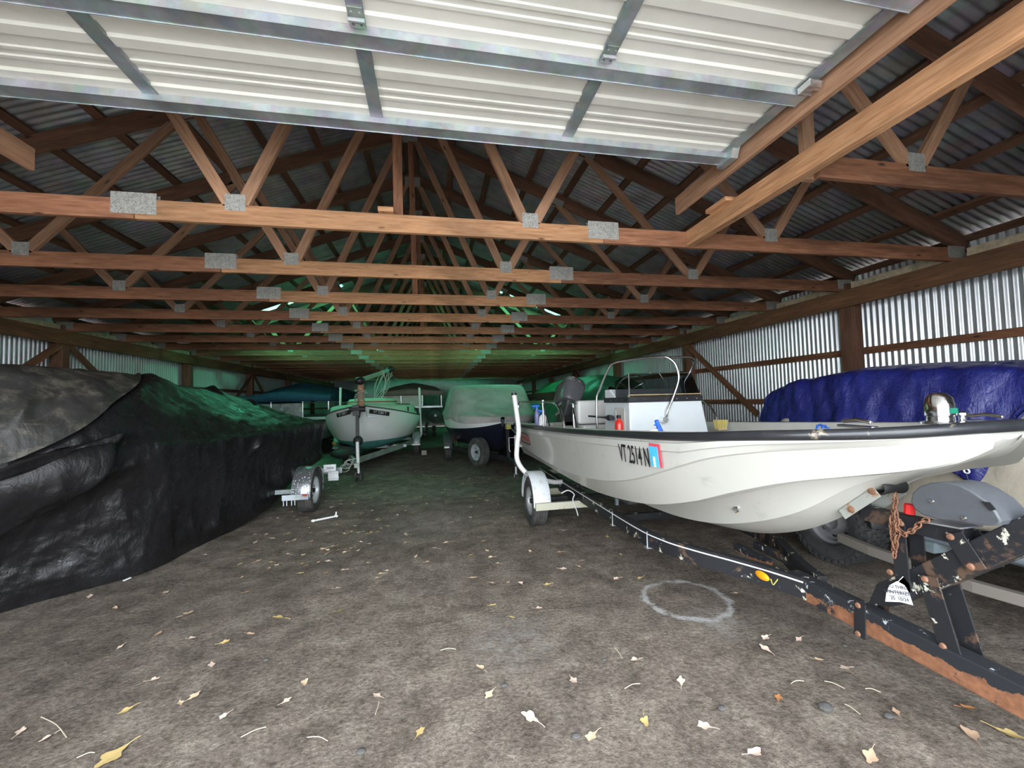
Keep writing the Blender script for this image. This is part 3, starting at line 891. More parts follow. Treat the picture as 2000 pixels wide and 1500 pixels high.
for k in range(3): b.cyl((BX - CW - .018, CY0 + .1 + .13 * k, CZT + .012), (BX - CW - .006, CY0 + .1 + .13 * k, CZT + .012), .006, 8)
for x, z in ((-.31, .9), (.3, .9), (.40, .9), (.12, 1.28)): b.cyl((BX + x, CY0 - .035 + (z - .8) * .05, z), (BX + x, CY0 - .02 + (z - .8) * .05, z), .006, 8)
b.build('screws', CHROME, con, smooth=40)
b = MB(); xx = BX - CW - .012; b.bar((xx - .004, 3.52, 1.0), (xx - .004, 3.52, 1.40), .006, .02, (0, 1, 0)); b.bar((xx - .004, 3.70, 1.0), (xx - .004, 3.70, 1.40), .006, .02, (0, 1, 0)); b.bar((xx - .004, 3.51, 1.405), (xx - .004, 3.71, 1.405), .006, .02); b.box((xx - .004, 3.53, 1.0), (xx + .004, 3.69, 1.40))
b.build('side_niche', GEL_IN, con)
b = MB(); b.lathe([(.001, 1.0), (.035, 1.01), (.04, 1.03), (.04, 1.26), (.03, 1.29), (.012, 1.305), (.012, 1.32)], (xx - .03, 3.58, 0), (0, 0, 1), 18)
fe = b.build('fire_extinguisher', REFL_R, con, smooth=40)
MB().box((xx - .045, 3.565, 1.315), (xx - .015, 3.60, 1.345)).build('valve', BLK, fe)
# steering wheel
b = MB(); cc = V((BX - .02, CY1 + .1, 1.6)); ax = V((0, -.85, -.5)).normalized(); u = V((1, 0, 0)); w_ = ax.cross(u)
b.tube([cc + (u * cos(2 * pi * k / 28) + w_ * sin(2 * pi * k / 28)) * .17 for k in range(28)], .009, 8, True)
for k in range(3): b.tube([cc, cc + (u * cos(2 * pi * k / 3 + .5) + w_ * sin(2 * pi * k / 3 + .5)) * .17], .008, 6)
b.tube([cc, cc + ax * .16], .025, 10)
b.build('steering_wheel', CHROME, con, smooth=40)
# windshield, smoked
m, nt, bs = mat('smoked_acrylic')
bs.inputs['Base Color'].default_value = (.45, .47, .48, 1); bs.inputs['Roughness'].default_value = .03
bs.inputs['Transmission Weight'].default_value = 1; bs.inputs['IOR'].default_value = 1.25
tp = nt.nodes.new('ShaderNodeBsdfTransparent'); tp.inputs[0].default_value = (.27, .29, .30, 1)
mxs = nt.nodes.new('ShaderNodeMixShader'); mxs.inputs[0].default_value = .93
gl = nt.nodes.new('ShaderNodeBsdfGlossy'); gl.inputs['Roughness'].default_value = .05
nt.links.new(gl.outputs[0], mxs.inputs[1]); nt.links.new(tp.outputs[0], mxs.inputs[2]); nt.links.new(mxs.outputs[0], nt.nodes['Material Output'].inputs[0])
SMOKE = m
b = MB()
z0, z1 = CZT + .03, 1.735
f0 = [V((BX - CW + .0, CY0 - .002, z0)), V((BX + CW - .0, CY0 - .002, z0))]
f1 = [V((BX - CW + .04, CY0 + .07, z1)), V((BX + CW - .05, CY0 + .07, z1))]
b.grid([f0, f1])
b.grid([[f0[0], V((BX - CW, CY0 + .28, z0))], [f1[0], V((BX - CW + .02, CY0 + .33, z0 + .17))]])
b.grid([[f0[1], V((BX + CW, CY0 + .28, z0))], [f1[1], V((BX + CW - .02, CY0 + .33, z0 + .17))]])
ws_ = b.build('windshield', SMOKE, con)
b = MB(); b.tube([f0[0], f1[0]], .005, 6); b.tube([f1[0], f1[1]], .0025, 5)
b.build('windshield_edge', CHROME, ws_)
# stainless grab rails over the console
r1 = smooth_path([V((1.665, 4.0, 1.0)), V((1.665, 4.0, 1.47)), V((1.69, 3.97, 1.60)), V((1.76, 3.87, 1.82)), V((1.80, 3.82, 1.865)), V((1.87, 3.75, 1.88)), at(1270, 698, Y=3.55), at(1292, 697, Y=3.47), at(1305, 699, Y=3.43), at(1318, 710, Y=3.40), at(1325, 730, Y=3.39), at(1324, 748, Y=3.39), at(1313, 780, Y=3.40), at(1304, 802, Y=3.40), at(1301, 818, Y=3.41)], 5)
MB().tube(r1, .0125, 10).build('grab_rail', CHROME, boat, smooth=60)
MB().cyl(at(1300, 820, Y=3.36), at(1300, 820, Y=3.36) + V((0, .06, 0)), .028, 20).build('rail_flange', CHROME, boat, smooth=30)
r2 = smooth_path([at(1294, 699, Y=3.55), at(1320, 698, Y=3.7), at(1343, 698, Y=3.85), at(1353, 702, Y=3.9), at(1354, 710, Y=3.93), at(1347, 728, Y=3.97), at(1336, 750, Y=4.0), at(1345, 780, Y=4.0), at(1370, 805, Y=4.0), V((2.585, 3.75, 1.2)), V((2.60, 3.72, 1.05)), V((2.60, 3.72, .82))], 5)
MB().tube(r2, .0125, 10).build('grab_rail', CHROME, boat, smooth=60)
# throttle-like black lever beside the console and rod holder
p = at(1191, 816, X=1.68)
b = MB(); b.tube([p + V((0, .55, 0)), p + V((0, .1, 0)), p + V((0, .02, 0)), p + V((0, -.05, 0))], [.01, .012, .03, .026], 10); b.build('rod_grip', BLK, boat, smooth=50)
# helm seat
SEATM = plain('white_vinyl', (.72, .71, .68), .45, 0, .03, 4, .1)
sy = 4.72
b = MB()
rows = []
for k in range(9):
    a = k / 8
    rows.append(a)
b.box((1.72, sy, 1.20), (2.55, sy + .13, 1.49))
b.box((1.74, sy - .1, 1.12), (2.53, sy + .25, 1.19))
b.build('seat_cushion', SEATM, boat, bevel=.03)
for x in (1.68, 2.56):
    b = MB(); b.tube([V((x, sy + .06, 1.45)), V((x, sy + .02, .82))], .016, 10); b.tube([V((x, sy + .08, 1.46)), V((x, sy - .22, .82))], .014, 10); b.tube([V((x, sy + .3, .82)), V((x, sy - .24, .82))], .012, 8); b.bar((x, sy - .02, 1.46), (x, sy + .14, 1.46), .03, .012)
    b.build('seat_leg', CHROME, boat, smooth=50)
b = MB(); b.box((1.8, sy - .15, .8), (2.45, sy + .3, 1.08)); b.build('cooler_box', plain('dim_box', (.12, .12, .12), .6), boat, bevel=.01)
# stern side rails
for s_ in (-1, 1):
    xx = BX + s_ * .86
    b = MB()
    zt_ = 1.485
    path = smooth_path([V((xx, 6.08, 1.14)), V((xx, 6.08, zt_ - .06)), V((xx, 6.0, zt_)), V((xx, 5.0, zt_)), V((xx, 4.25, zt_ - .01)), V((xx, 4.02, zt_ - .07)), V((xx, 3.9, 1.30)), V((xx, 3.86, 1.19))], 5)
    b.tube(path, .0125, 10)
    b.tube([V((xx, 4.65, 1.17)), V((xx, 4.65, zt_))], .0125, 8); b.tube([V((xx + s_ * .0, 4.35, 1.17)), V((xx, 4.62, zt_ - .02))], .011, 8)
    b.tube([V((xx, 4.65, zt_ - .03)), V((xx, 4.65, zt_ + .02))], .022, 10)
    for y in (6.08, 4.65, 3.86): b.cyl((xx, y, 1.14), (xx, y, 1.175), .03, 14)
    b.build('stern_rail', CHROME, boat, smooth=50)
# tilted outboard motor
COWL = plain('grey_cowling', (.20, .205, .215), .25, .3, .05, 4)
PEEL = chipped('peeling_cowl_top', (.13, .12, .125), (.5, .5, .5), (.13, .12, .125), .54, .56, 12)
OM = thing  # part: mesh cowling, with its own pieces
mo = V((2.16, 6.42, 1.42))
Rm = Matrix.Rotation(radians(-26), 4, 'X') @ Matrix.Rotation(radians(14), 4, 'Z')
def mt(p): return mo + (Matrix.Rotation(radians(24), 3, 'Y') @ (Matrix.Rotation(radians(-20), 3, 'X') @ V(p)))
def secs(tab, n=24, pw=.62):
    rows = []
    for z, hx, hy, cy in tab:
        row = []
        for k in range(n):
            a = 2 * pi * k / n; ca, sa = cos(a), sin(a)
            row.append(mt((hx * math.copysign(abs(ca) ** pw, ca), cy + hy * math.copysign(abs(sa) ** pw, sa), z)))
        rows.append(row)
    return rows
b = MB(); rw = secs([(.02, .10, .16, .02), (.03, .165, .24, .05), (.10, .19, .27, .06), (.30, .20, .29, .07), (.335, .20, .29, .07)]); b.grid(rw, False, True); b.add(rw[0], [tuple(range(24))])
om = b.build('outboard_motor', COWL, boat, smooth=45)
b = MB(); rw = secs([(.335, .205, .293, .07), (.39, .195, .28, .07), (.45, .165, .24, .06), (.485, .11, .17, .05), (.50, .03, .05, .04)]); b.grid(rw, False, True); b.build('cowl_top', PEEL, om, smooth=60)
b = MB(); rw = secs([(.05, .12, .18, .03), (-.05, .10, .16, .04), (-.35, .075, .13, .05), (-.62, .05, .10, .05), (-.66, .12, .2, .08), (-.67, .12, .2, .08), (-.69, .04, .12, .05), (-.82, .05, .15, .05), (-.9, .03, .10, .03)]); b.grid(rw, False, True)
b.build('motor_leg', plain('dark_motor_leg', (.06, .062, .067), .35, .2), om, smooth=45)
b = MB()
c_ = mt((0, .25, -.82)); ax = (mt((0, .4, -.82)) - c_).normalized(); a_ = V((1, 0, 0)); a_ = (a_ - ax * a_.dot(ax)).normalized(); e_ = ax.cross(a_)
b.tube([c_ - ax * .1, c_ + ax * .05], .03, 10)
for k in range(3):
    g = 2 * pi * k / 3; d1 = a_ * cos(g) + e_ * sin(g); d2 = a_ * cos(g + .7) + e_ * sin(g + .7)
    b.prism([c_, c_ + d1 * .15 + ax * .03, c_ + (d1 + d2) * .095, c_ + d2 * .12 - ax * .02], ax * .006)
b.build('propeller', BLK, om)
for (zz, yy) in ((-.02, 0), (-.2, 0)):
    b = MB(); b.bar(mt((-.115, -.03, zz)), mt((-.115, .12, zz)), .004, .035); b.build('label_strip', plain('pale_label', (.35, .36, .36), .5), om)
b = MB(); b.box((BX - .1, 6.2, .85), (BX + .16, 6.3, 1.25)); b.build('motor_bracket', BLK, om, bevel=.01)
# bow light, chocks, cleats
p = at(1826, 836, X=BX - .02); bz = 1.383
bz = 1.358; bl = V((BX - .0, 1.36, bz))
b = MB(); b.lathe([(.066, 0), (.066, .009), (.046, .013), (.044, .033), (.05, .037), (.05, .085), (.047, .09), (.042, .112), (.024, .13), (.001, .135)], bl, (0, 0, 1), 28)
lt = b.build('bow_light', CHROME, boat, smooth=40)
MB().box((bl.x - .02, bl.y - .05, bl.z + .045), (bl.x + .02, bl.y - .04, bl.z + .068)).build('lens', plain('green_lens', (.02, .2, .13), .1), lt)
b = MB(); q = bl + V((.09, -.02, 0)); b.lathe([(.028, 0), (.028, .006), (.012, .01), (.012, .03), (.02, .035), (.02, .045), (.012, .05), (.001, .052)], q, (0, 0, 1), 20)
b.build('bow_post', CHROME, boat, smooth=40)
for s_ in (-1, 1):
    q = V((BX + s_ * .36, 1.42, sheer(1.42)[1] + .02)); b = MB(); b.bar(q + V((-.02, -.09, 0)), q + V((.02, .09, 0)), .03, .012); b.tube([q + V((0, -.06, .02)), q + V((0, 0, .03)), q + V((0, .06, .02))], .008, 8)
    b.build('chock', CHROME, boat, smooth=50, bevel=.003)
# drain fitting and bow bolts on the hull
for px, py in ((1815, 865), (1848, 863)):
    q = on_side(px, py) ; 
q = at(1437, 995, X=BX - .33)
b = MB(); b.lathe([(.001, .0), (.012, .0), (.02, -.006), (.02, .006)], q, (1, 0, -.5), 16); b.build('drain_fitting', CHROME, boat, smooth=40)

# loose things lying in the boat
SPB = plain('spray_blue', (.03, .14, .62), .35); SPW = plain('bottle_white', (.80, .80, .80), .35)
def spray_bottle(loc, h, r, m, tilt, label, wh=0):
    t = thing('spray_bottle', loc, label, 'spray bottle', 'spray bottles in the white boat')
    R_ = Matrix.Rotation(tilt[0], 3, 'X') @ Matrix.Rotation(tilt[1], 3, 'Y')
    def q(x, y, z): return V(loc) + R_ @ V((x, y, z))
    b = MB(); rows = []
    for rr, z in ((.001, 0), (r * .95, 0), (r, .01), (r, h * .55), (r * .8, h * .68), (.016, h * .8), (.014, h * .86)):
        rows.append([q(rr * cos(2 * pi * k / 18), rr * sin(2 * pi * k / 18), z) for k in range(18)])
    b.grid(rows, False, True); b.build('bottle', m, t, smooth=45)
    b = MB(); b.tube([q(0, 0, h * .84), q(0, 0, h * .93)], .018, 12); b.tube([q(.03, 0, h * .98), q(-.07, 0, h * .98)], [.02, .014], 10); b.tube([q(-.03, 0, h * .95), q(-.045, 0, h * .82)], .006, 6)
    b.build('trigger_head', SPB, t, smooth=45)
    return t
spray_bottle((1.35, 5.30, 1.175), .26, .034, plain('bottle_purple', (.22, .22, .42), .3), (0, 0), 'blue-headed spray bottle with dark label standing on the stern gunwale')
spray_bottle((1.30, 4.86, 1.175), .20, .048, SPW, (0, .1), 'squat white spray bottle beside the stern rail post')
spray_bottle((1.46, 2.72, 1.21), .17, .03, SPW, (0, 1.2), 'white spray bottle with blue trigger lying in front of the console')
# brush
q = at(1408, 838, X=2.75)
t = thing('scrub_brush', q, 'yellow bristled scrub brush on the far gunwale of the white boat', 'brush')
b = MB(); b.box(q + V((-.05, -.03, -.01)), q + V((.05, .03, .012))); b.build('brush_block', TEAK, t, bevel=.005)
b = MB()
for i in range(6):
    for j in range(4): b.tube([q + V((-.042 + i * .017, -.024 + j * .016, .01)), q + V((-.05 + i * .02, -.03 + j * .02, .09))], [.005, .008], 5)
b.build('bristles', plain('yellow_bristle', (.62, .5, .16), .8), t)
q = at(1608, 838, X=BX + .6)
t = thing('blue_strap', q, 'small blue strap hanging over the far gunwale near the bow', 'strap')
b = MB(); b.tube([q + V((.05, 0, .0)), q + V((0, .02, .03)), q + V((-.05, 0, .025)), q + V((-.06, 0, -.02))], .008, 6); b.tube([q + V((0, -.02, .025)), q + V((-.03, -.02, .02)), q + V((-.035, -.02, -.025))], .008, 6)
b.build('webbing', SPB, t, smooth=60)

# ------------------------------------------------------------------ the white boat's trailer
tr = thing('boat_trailer', (BX, 3.0, 0), 'black chipped boat trailer with white mudguards under the white motorboat', 'boat trailer')
zr = .392
# two side rails converging to the tongue
def rail_pts(sg):
    return smooth_path([V((BX + sg * .475, 6.3, zr)), V((BX + sg * .475, 4.4, zr)), V((BX + sg * .475, 3.2, zr)), V((BX + sg * .43, 2.83, zr)), V((BX + sg * .34, 2.6, zr)), V((BX + sg * .22, 2.38, zr)), V((BX + sg * .12, 2.18, zr)), V((BX + sg * .05, 2.0, zr))], 5)
def sweep(pts, w, h, b=None):
    b = b or MB(); rows = []
    for i, p in enumerate(pts):
        d = (pts[min(i + 1, len(pts) - 1)] - pts[max(i - 1, 0)]).normalized(); sd = d.cross(V((0, 0, 1))).normalized()
        rows.append([p + sd * w / 2 - V((0, 0, h / 2)), p + sd * w / 2 + V((0, 0, h / 2)), p - sd * w / 2 + V((0, 0, h / 2)), p - sd * w / 2 - V((0, 0, h / 2))])
    b.grid(rows, False, True); b.add(rows[0], [(0, 1, 2, 3)]); b.add(rows[-1], [(3, 2, 1, 0)])
    return b
for sg in (-1, 1):
    sweep(rail_pts(sg), .052, .118).build('side_rail', CHIP, tr, smooth=35)
b = MB()
pl = rail_pts(-1)
b.tube([p + V((-.03, 0, .038)) for p in pl], .005, 5); b.build('wire', WHITEP, tr, smooth=60)
tt = MB(); tp0 = V((BX - .03, 2.12, zr - .005)); tp1 = V((BX - .02, .45, zr - .03))
tt.bar(tp0, tp1, .09, .12, (0, 0, 1)); tt.build('tongue', TONGUE, tr, bevel=.006)
# cross members, axle, bunks
for i, y in enumerate((6.2, 5.05, 3.6)):
    MB().bar((BX - .5, y, zr - .01), (BX + .5, y, zr - .01), .05, .06).build('cross_member', CHIP if i else YELLOWED, tr, bevel=.003)
for sg in (-1, 1):
    MB().bar((BX + sg * .28, 6.2, zr + .1), (BX + sg * .24, 3.7, zr + .1), .09, .05).build('bunk', plain('bunk_carpet_%d' % (sg + 1), (.05, .05, .055), .95), tr, bevel=.005)
    for y in (6.1, 5.0, 4.0): MB().bar((BX + sg * .27, y, zr), (BX + sg * .27, y, zr + .1), .03, .03, (0, 1, 0)).build('bunk_bracket', GALV_D, tr)
WY = 4.86; WX = .93; WR = .29
for i, sg in enumerate((-1, 1)):
    wheel(tr, (BX + sg * WX, WY, WR - .004), (1, 0, 0), WR, .19, .165)
    fender(tr, (BX + sg * (WX - .0), WY, WR + .01), WR + .05, .20, (1, 0, 0), FENDER, -4, 184, .004, .03)
    for yy in (WY - .36, WY + .36):
        MB().bar((BX + sg * .30, yy, .30), (BX + sg * 1.02, yy, .30), .04, .08).build('fender_arm', YELLOWED, tr, bevel=.003)
MB().bar((BX - .95, WY, WR), (BX + .95, WY, WR), .05, .05).build('axle', CHIP, tr)
for sg in (-1, 1):
    b = MB()
    for k in range(4): b.bar((BX + sg * .52, WY - .35 + k * .02, .36 - k * .012), (BX + sg * .52, WY + .35 - k * .02, .36 - k * .012), .045, .009)
    b.build('leaf_spring', BLK, tr)
# U-bolts on the near rail
b = MB()
for p_ in (pl[3], pl[8], pl[12]):
    b.tube([p_ + V((-.032, 0, -.07)), p_ + V((-.032, 0, .053)), p_ + V((.032, 0, .053)), p_ + V((.032, 0, -.07))], .006, 6)
    b.bar(p_ + V((-.05, 0, -.065)), p_ + V((.05, 0, -.065)), .05, .008)
b.build('u_bolts', GALV, tr)
# guide posts
for sg in (-1, 1):
    gx = BX + sg * 1.03
    gy = 6.05
    P_ = [V((BX + sg * .5, 6.2, .43)), V((BX + sg * .8, 6.12, .44)), V((gx - sg * .07, gy, .50)), V((gx, gy - .02, .66)), V((gx + sg * .03, gy, 1.0)), V((gx + sg * .0, gy, 1.35)), V((gx + sg * .06, gy, 1.56))]
    if sg < 0:
        P_ = [V((BX - .5, 5.15, .43)), V((1.45, 5.05, .46)), at(1040, 930, Y=5.0), at(1022, 918, Y=5.0), at(1010, 897, Y=5.0), at(1010, 870, Y=5.0), at(1013, 840, Y=5.0), at(1009, 805, Y=5.0), at(1004, 770, Y=5.0)]
    sp_ = smooth_path(P_, 6)
    g = MB().tube(sp_, .031, 14).build('guide_post', WHITEP, tr, smooth=60)
    MB().tube([sp_[-1] - V((0, 0, .012)), sp_[-1] + V((-.001, 0, .018))], .034, 14).build('cap', BLACKR, g, smooth=40)
# side marker light, wires
q = at(1492, 1124, X=1.905)
b = MB(); rows = []
b.ell(q + V((-.012, 0, 0)), (.016, .052, .024), 20, 10); b.build('marker_light', REFL_O, tr, smooth=60)
b = MB(); b.tube(smooth_path([q + V((0, -.05, 0)), q + V((-.01, -.075, -.02)), q + V((-.005, -.09, .0)), q + V((0, -.10, .02))], 5), .003, 5); b.build('marker_wire', plain('yellow_wire', (.5, .45, .1), .6), tr)
# cross hooks near the rail junction
for px, py in ((1462, 1076), (1502, 1072)):
    q = at(px, py, Z=zr + .02)
    MB().bar(q + V((.0, .12, -.01)), q + V((.02, -.16, -.03)), .05, .05).build('roller_arm', TONGUE if px < 1490 else CHIP, tr, bevel=.003)
# rope tail hanging from the mudguard arm
q = V((1.5, WY - .38, .38))
b = MB(); b.tube(smooth_path([q + V((-.1, 0, .06)), q + V((-.02, -.01, .09)), q + V((.05, -.01, .04)), q + V((.03, -.02, -.02)), q + V((.07, -.02, -.14)), q + V((.085, -.02, -.2))], 6), .007, 6); b.build('rope', WHITEP, tr, smooth=60)
# --- winch stand: plates and box beams in the plane above the tongue
def X_(px, py, dx=0): return at(px, py, X=BX + dx)
def strap(p, q, w, dx, t=.006, m=CHIP, name='strap', both=True):
    for d in ((-dx, dx) if both else (-dx,)):
        b = MB(); a = X_(*p, 0); c = X_(*q, 0); a.x += d; c.x += d
        b.bar(a, c, t, w, (0, 1, 0.3) if abs((c - a).normalized().z) > .6 else (0, 0, 1))
        b.build(name, m, tr, bevel=.0015)
MB().bar(X_(1790, 1140), X_(2060, 1022), .07, .10).build('stand_beam', CHIP, tr, bevel=.004)
MB().bar(X_(1688, 1000), X_(1893, 1050), .06, .07).build('winch_arm', CHIP, tr, bevel=.004)
strap((1770, 1018), (1782, 1150), .06, .05, name='upright_strap')
strap((1830, 1122), (1880, 1282), .075, .055, name='front_strap')
strap((1877, 1040), (1925, 1112), .07, .045, name='link_strap')
strap((1775, 1128), (1800, 1162), .05, .05, name='lower_link')
b = MB(); b.prism([X_(1695, 1180, -.045), X_(1712, 1140, -.045), X_(1765, 1118, -.045), X_(1790, 1160, -.045), X_(1740, 1185, -.045)], (.09, 0, 0)); b.build('keel_bracket', CHIP, tr, bevel=.003)
a = X_(1706, 1172); a2 = X_(1706, 1240)
for d in (-.082, .062): MB().bar(a + V((d, 0, 0)), a2 + V((d, 0, 0)), .006, .055, (0, 1, 0)).build('clamp_plate', CHIP, tr, bevel=.002)
for px, py, dx in ((1704, 1178, .088), (1704, 1233, .088), (1775, 1015, .058), (1757, 1115, .056), (1828, 1128, .062), (1876, 1046, .054), (1916, 1104, .054), (1782, 1160, .056), (1864, 1258, .062), (1780, 1020, .06)):
    q = X_(px, py); MB().lathe([(.001, .009), (.009, .008), (.014, .002), (.014, 0)], q + V((-dx, 0, 0)), (-1, 0, 0), 14).build('bolt_head', RUSTB, tr, smooth=40)
# bow stop bracket with rollers
pa_, pb_ = X_(1668, 1003), X_(1738, 958)
for d in (-.075, .075): MB().bar(pa_ + V((d, 0, 0)), pb_ + V((d, 0, 0)), .005, .05).build('bow_bracket', CHIPG, tr, bevel=.002)
for q in (X_(1672, 993), X_(1738, 950)):
    MB().lathe([(.03, -.07), (.036, -.06), (.03, -.01), (.03, .01), (.036, .06), (.03, .07), (.005, .07)], q, (1, 0, 0), 24).build('bow_roller', RUBBER_D, tr, smooth=40)
for q in (X_(1688, 993), X_(1729, 957)): MB().lathe([(.001, .012), (.014, .01), (.017, 0)], q + V((-.078, 0, 0)), (-1, 0, 0), 16).build('rusty_bolt', RUSTB, tr, smooth=40)
# winch with grey housing
poly = [(1778, 980), (1782, 962), (1795, 950), (1815, 943), (1843, 941), (1870, 946), (1895, 958), (1925, 978), (1945, 1000), (1955, 1018), (1950, 1026), (1925, 1027), (1880, 1020), (1830, 1015), (1800, 1005), (1785, 994)]
b = MB(); b.prism([X_(x, y, -.085) for x, y in poly], (.15, 0, 0))
wn = b.build('winch_housing', plain('grey_plastic', (.085, .09, .10), .5, 0, .08, 30, .15), tr, smooth=35, bevel=.006)
b = MB()
for px, py in ((1820, 979), (1883, 1012)): b.lathe([(.001, .008), (.007, .006), (.009, 0)], X_(px, py, -.088), (-1, 0, 0), 14)
b.build('housing_bolts', CHROME, wn, smooth=40)
b = MB(); b.prism([X_(1917, 979, -.088), X_(1934, 981, -.088), X_(1946, 995, -.088), X_(1935, 998, -.088)], (-.004, 0, 0)); b.build('slot', BLK, wn)
b = MB(); b.bar(X_(1822, 1017), X_(1898, 1030), .12, .006); b.build('winch_plate', GALV, tr)
b = MB(); b.tube([X_(1777, 985) + V((.0, 0, 0)), X_(1776, 1003)], .02, 8); b.build('red_strap', plain('red_webbing', (.7, .02, .02), .6), tr)
# rusty chain
def chain(path, n, s=1.0):
    b = MB(); pts = []
    tot = [0]
    for a, c in zip(path, path[1:]): tot.append(tot[-1] + (c - a).length)
    for k in range(n):
        d = tot[-1] * (k + .5) / n
        for i in range(len(path) - 1):
            if tot[i] <= d <= tot[i + 1]:
                t = (d - tot[i]) / (tot[i + 1] - tot[i]); c = path[i].lerp(path[i + 1], t); dr = (path[i + 1] - path[i]).normalized(); break
        a = V((1, 0, 0)) if k % 2 == 0 else V((0, 1, .3))
        a = (a - dr * a.dot(dr)).normalized()
        l = tot[-1] / n * .78; w = .0095 * s
        b.tube([c + dr * (l * cos(g)) + a * (w * sin(g)) for g in [2 * pi * j / 12 for j in range(12)]], .0036 * s, 6, True)
    return b
cp = [X_(1750, 965, -.07), X_(1746, 1000, -.085), X_(1744, 1030, -.09), X_(1747, 1088, -.085)]
chain(cp, 13).build('chain', RUST, tr, smooth=60)
chain([X_(1750, 1000, -.1), X_(1753, 1040, -.105), X_(1748, 1070, -.105), X_(1742, 1040, -.105), X_(1741, 1010, -.1)], 11).build('chain', RUST, tr, smooth=60)
chain([X_(1752, 1030, -.1), X_(1765, 1043, -.1), X_(1785, 1035, -.1), X_(1798, 1020, -.09), X_(1812, 1015, -.09)], 8).build('chain', RUST, tr, smooth=60)
# paper tag
tg = thing('paper_tag', X_(1755, 1160, -.1), 'white handwritten winter-work tag hanging from the trailer winch stand', 'tag')
pts = [(1737, 1143), (1752, 1135), (1766, 1143), (1776, 1160), (1783, 1182), (1758, 1176), (1729, 1175), (1731, 1158)]
b = MB(); b.prism([X_(x, y, -.11) for x, y in pts], (.0012, 0, 0)); paper = b.build('tag_paper', plain('tag_white', (.86, .86, .87), .6, 0, .02), tg)
rT = (X_(1778, 1160, -.11) - X_(1735, 1154, -.11)).normalized(); uT = V((0, 0, 1))
INK = plain('ink', (.03, .03, .05), .7)
for s_, px, py, sz in (('1U THRU', 1753, 1147, .020), ('WINTERIZED', 1755, 1158, .022), ('25  10/24', 1757, 1170, .020)):
    text('tag_writing', s_, sz, X_(px, py, -.1125), rT, uT, INK, tg, .0003)
b = MB(); b.bar(X_(1734, 1154.5, -.1115), X_(1776, 1160, -.1115), .0008, .0014); b.bar(X_(1733, 1162, -.1115), X_(1778, 1167, -.1115), .0008, .001); b.build('ruled_lines', INK, tg)
b = MB(); b.tube([X_(1753, 1137, -.11), X_(1764, 1126, -.09)], .0012, 5); b.build('string', WHITEP, tg)
# ------------------------------------------------------------------ cloth helper
def fbm(p, o=4):
    s = 0; a = 1; t = 0
    for _ in range(o):
        s += a * noise.noise(p); t += a; a *= .5; p = p * 2.03 + V((3.1, 1.7, 5.3))
    return s / t
def ridged(p, o=3):
    s = 0; a = 1; t = 0
    for _ in range(o):
        s += a * (1 - abs(noise.noise(p)) * 2.2); t += a; a *= .5; p = p * 2.1 + V((1.3, 7.7, 2.9))
    return s / t
def cloth(fn, disp, nu, nv):
    """fn(u,v)->point, disp(u,v,p)->offset along the normal"""
    G = [[fn(i / nu, j / nv) for j in range(nv + 1)] for i in range(nu + 1)]
    out = []
    for i in range(nu + 1):
        r = []
        for j in range(nv + 1):
            a = G[min(i + 1, nu)][j] - G[max(i - 1, 0)][j]; b_ = G[i][min(j + 1, nv)] - G[i][max(j - 1, 0)]
            n = a.cross(b_)
            n = n.normalized() if n.length > 1e-9 else V((0, 0, 1))
            r.append(G[i][j] + n * disp(i / nu, j / nv, G[i][j]))
        out.append(r)
    return out
def polyfn(pts):
    """piecewise-linear/smooth curve through (x,z) control points, t in 0..1 by arc length"""
    P = smooth_path([V((p[0], p[1], 0)) for p in pts], 6)
    L = [0]
    for a, b_ in zip(P, P[1:]): L.append(L[-1] + (b_ - a).length)
    def f(t):
        d = t * L[-1]
        for i in range(len(P) - 1):
            if d <= L[i + 1] or i == len(P) - 2:
                k = (d - L[i]) / max(1e-6, L[i + 1] - L[i]); q = P[i].lerp(P[i + 1], min(1, max(0, k)))
                return q.x, q.y
    return f
def tarp_mat(name, col, rough, wr=.5, sc=9, spec=.5, dirt=None, dl=.6, crk=.05):
    m, nt, b = mat(name); v = coords(nt)
    f = noise_n(nt, v, 2.2, 8, .65, .5)
    c = ramp(nt, [(.3, tuple(x * .75 for x in col)), (.7, tuple(x * 1.25 for x in col))], f).outputs[0]
    if dirt: c = mix(nt, ramp(nt, [(dl, (0, 0, 0)), (dl + .14, (.8, .8, .8))], noise_n(nt, coords(nt, 'Object', (1, 1, 1.6)), 5, 10, .78, .4)).outputs[0], c, dirt)
    nt.links.new(c, b.inputs['Base Color'])
    rr = ramp(nt, [(.3, (rough - .08,) * 3), (.7, (rough + .15,) * 3)], noise_n(nt, v, 6, 6, .7)).outputs[0]
    nt.links.new(rr, b.inputs['Roughness']); b.inputs['Specular IOR Level'].default_value = spec
    n1 = noise_n(nt, coords(nt, 'Object', (1, 1, .45)), sc, 9, .68, 1.2)
    vo = N(nt, 'ShaderNodeTexVoronoi', Scale=sc * .9); vo.feature = 'DISTANCE_TO_EDGE'
    wv = nt.nodes.new('ShaderNodeVectorMath'); wv.operation = 'ADD'
    n3 = N(nt, 'ShaderNodeTexNoise', Scale=sc * .5, Detail=5); nt.links.new(v, n3.inputs['Vector'])
    nt.links.new(v, wv.inputs[0]); nt.links.new(n3.outputs['Color'], wv.inputs[1]); nt.links.new(wv.outputs[0], vo.inputs['Vector'])
    e = ramp(nt, [(.0, (0, 0, 0)), (.12, (1, 1, 1))], vo.outputs['Distance']).outputs[0]
    h = mix(nt, crk, n1, e)
    bump(nt, b, h, wr, .03)
    return m
BTARP = tarp_mat('black_polythene', (.010, .010, .011), .26, .5, 6, .5, dirt=(.04, .04, .037), dl=.64)
BTARP2 = tarp_mat('dusty_black_polythene', (.04, .04, .037), .40, .35, 5, .5, dirt=(.17, .15, .12), dl=.5)
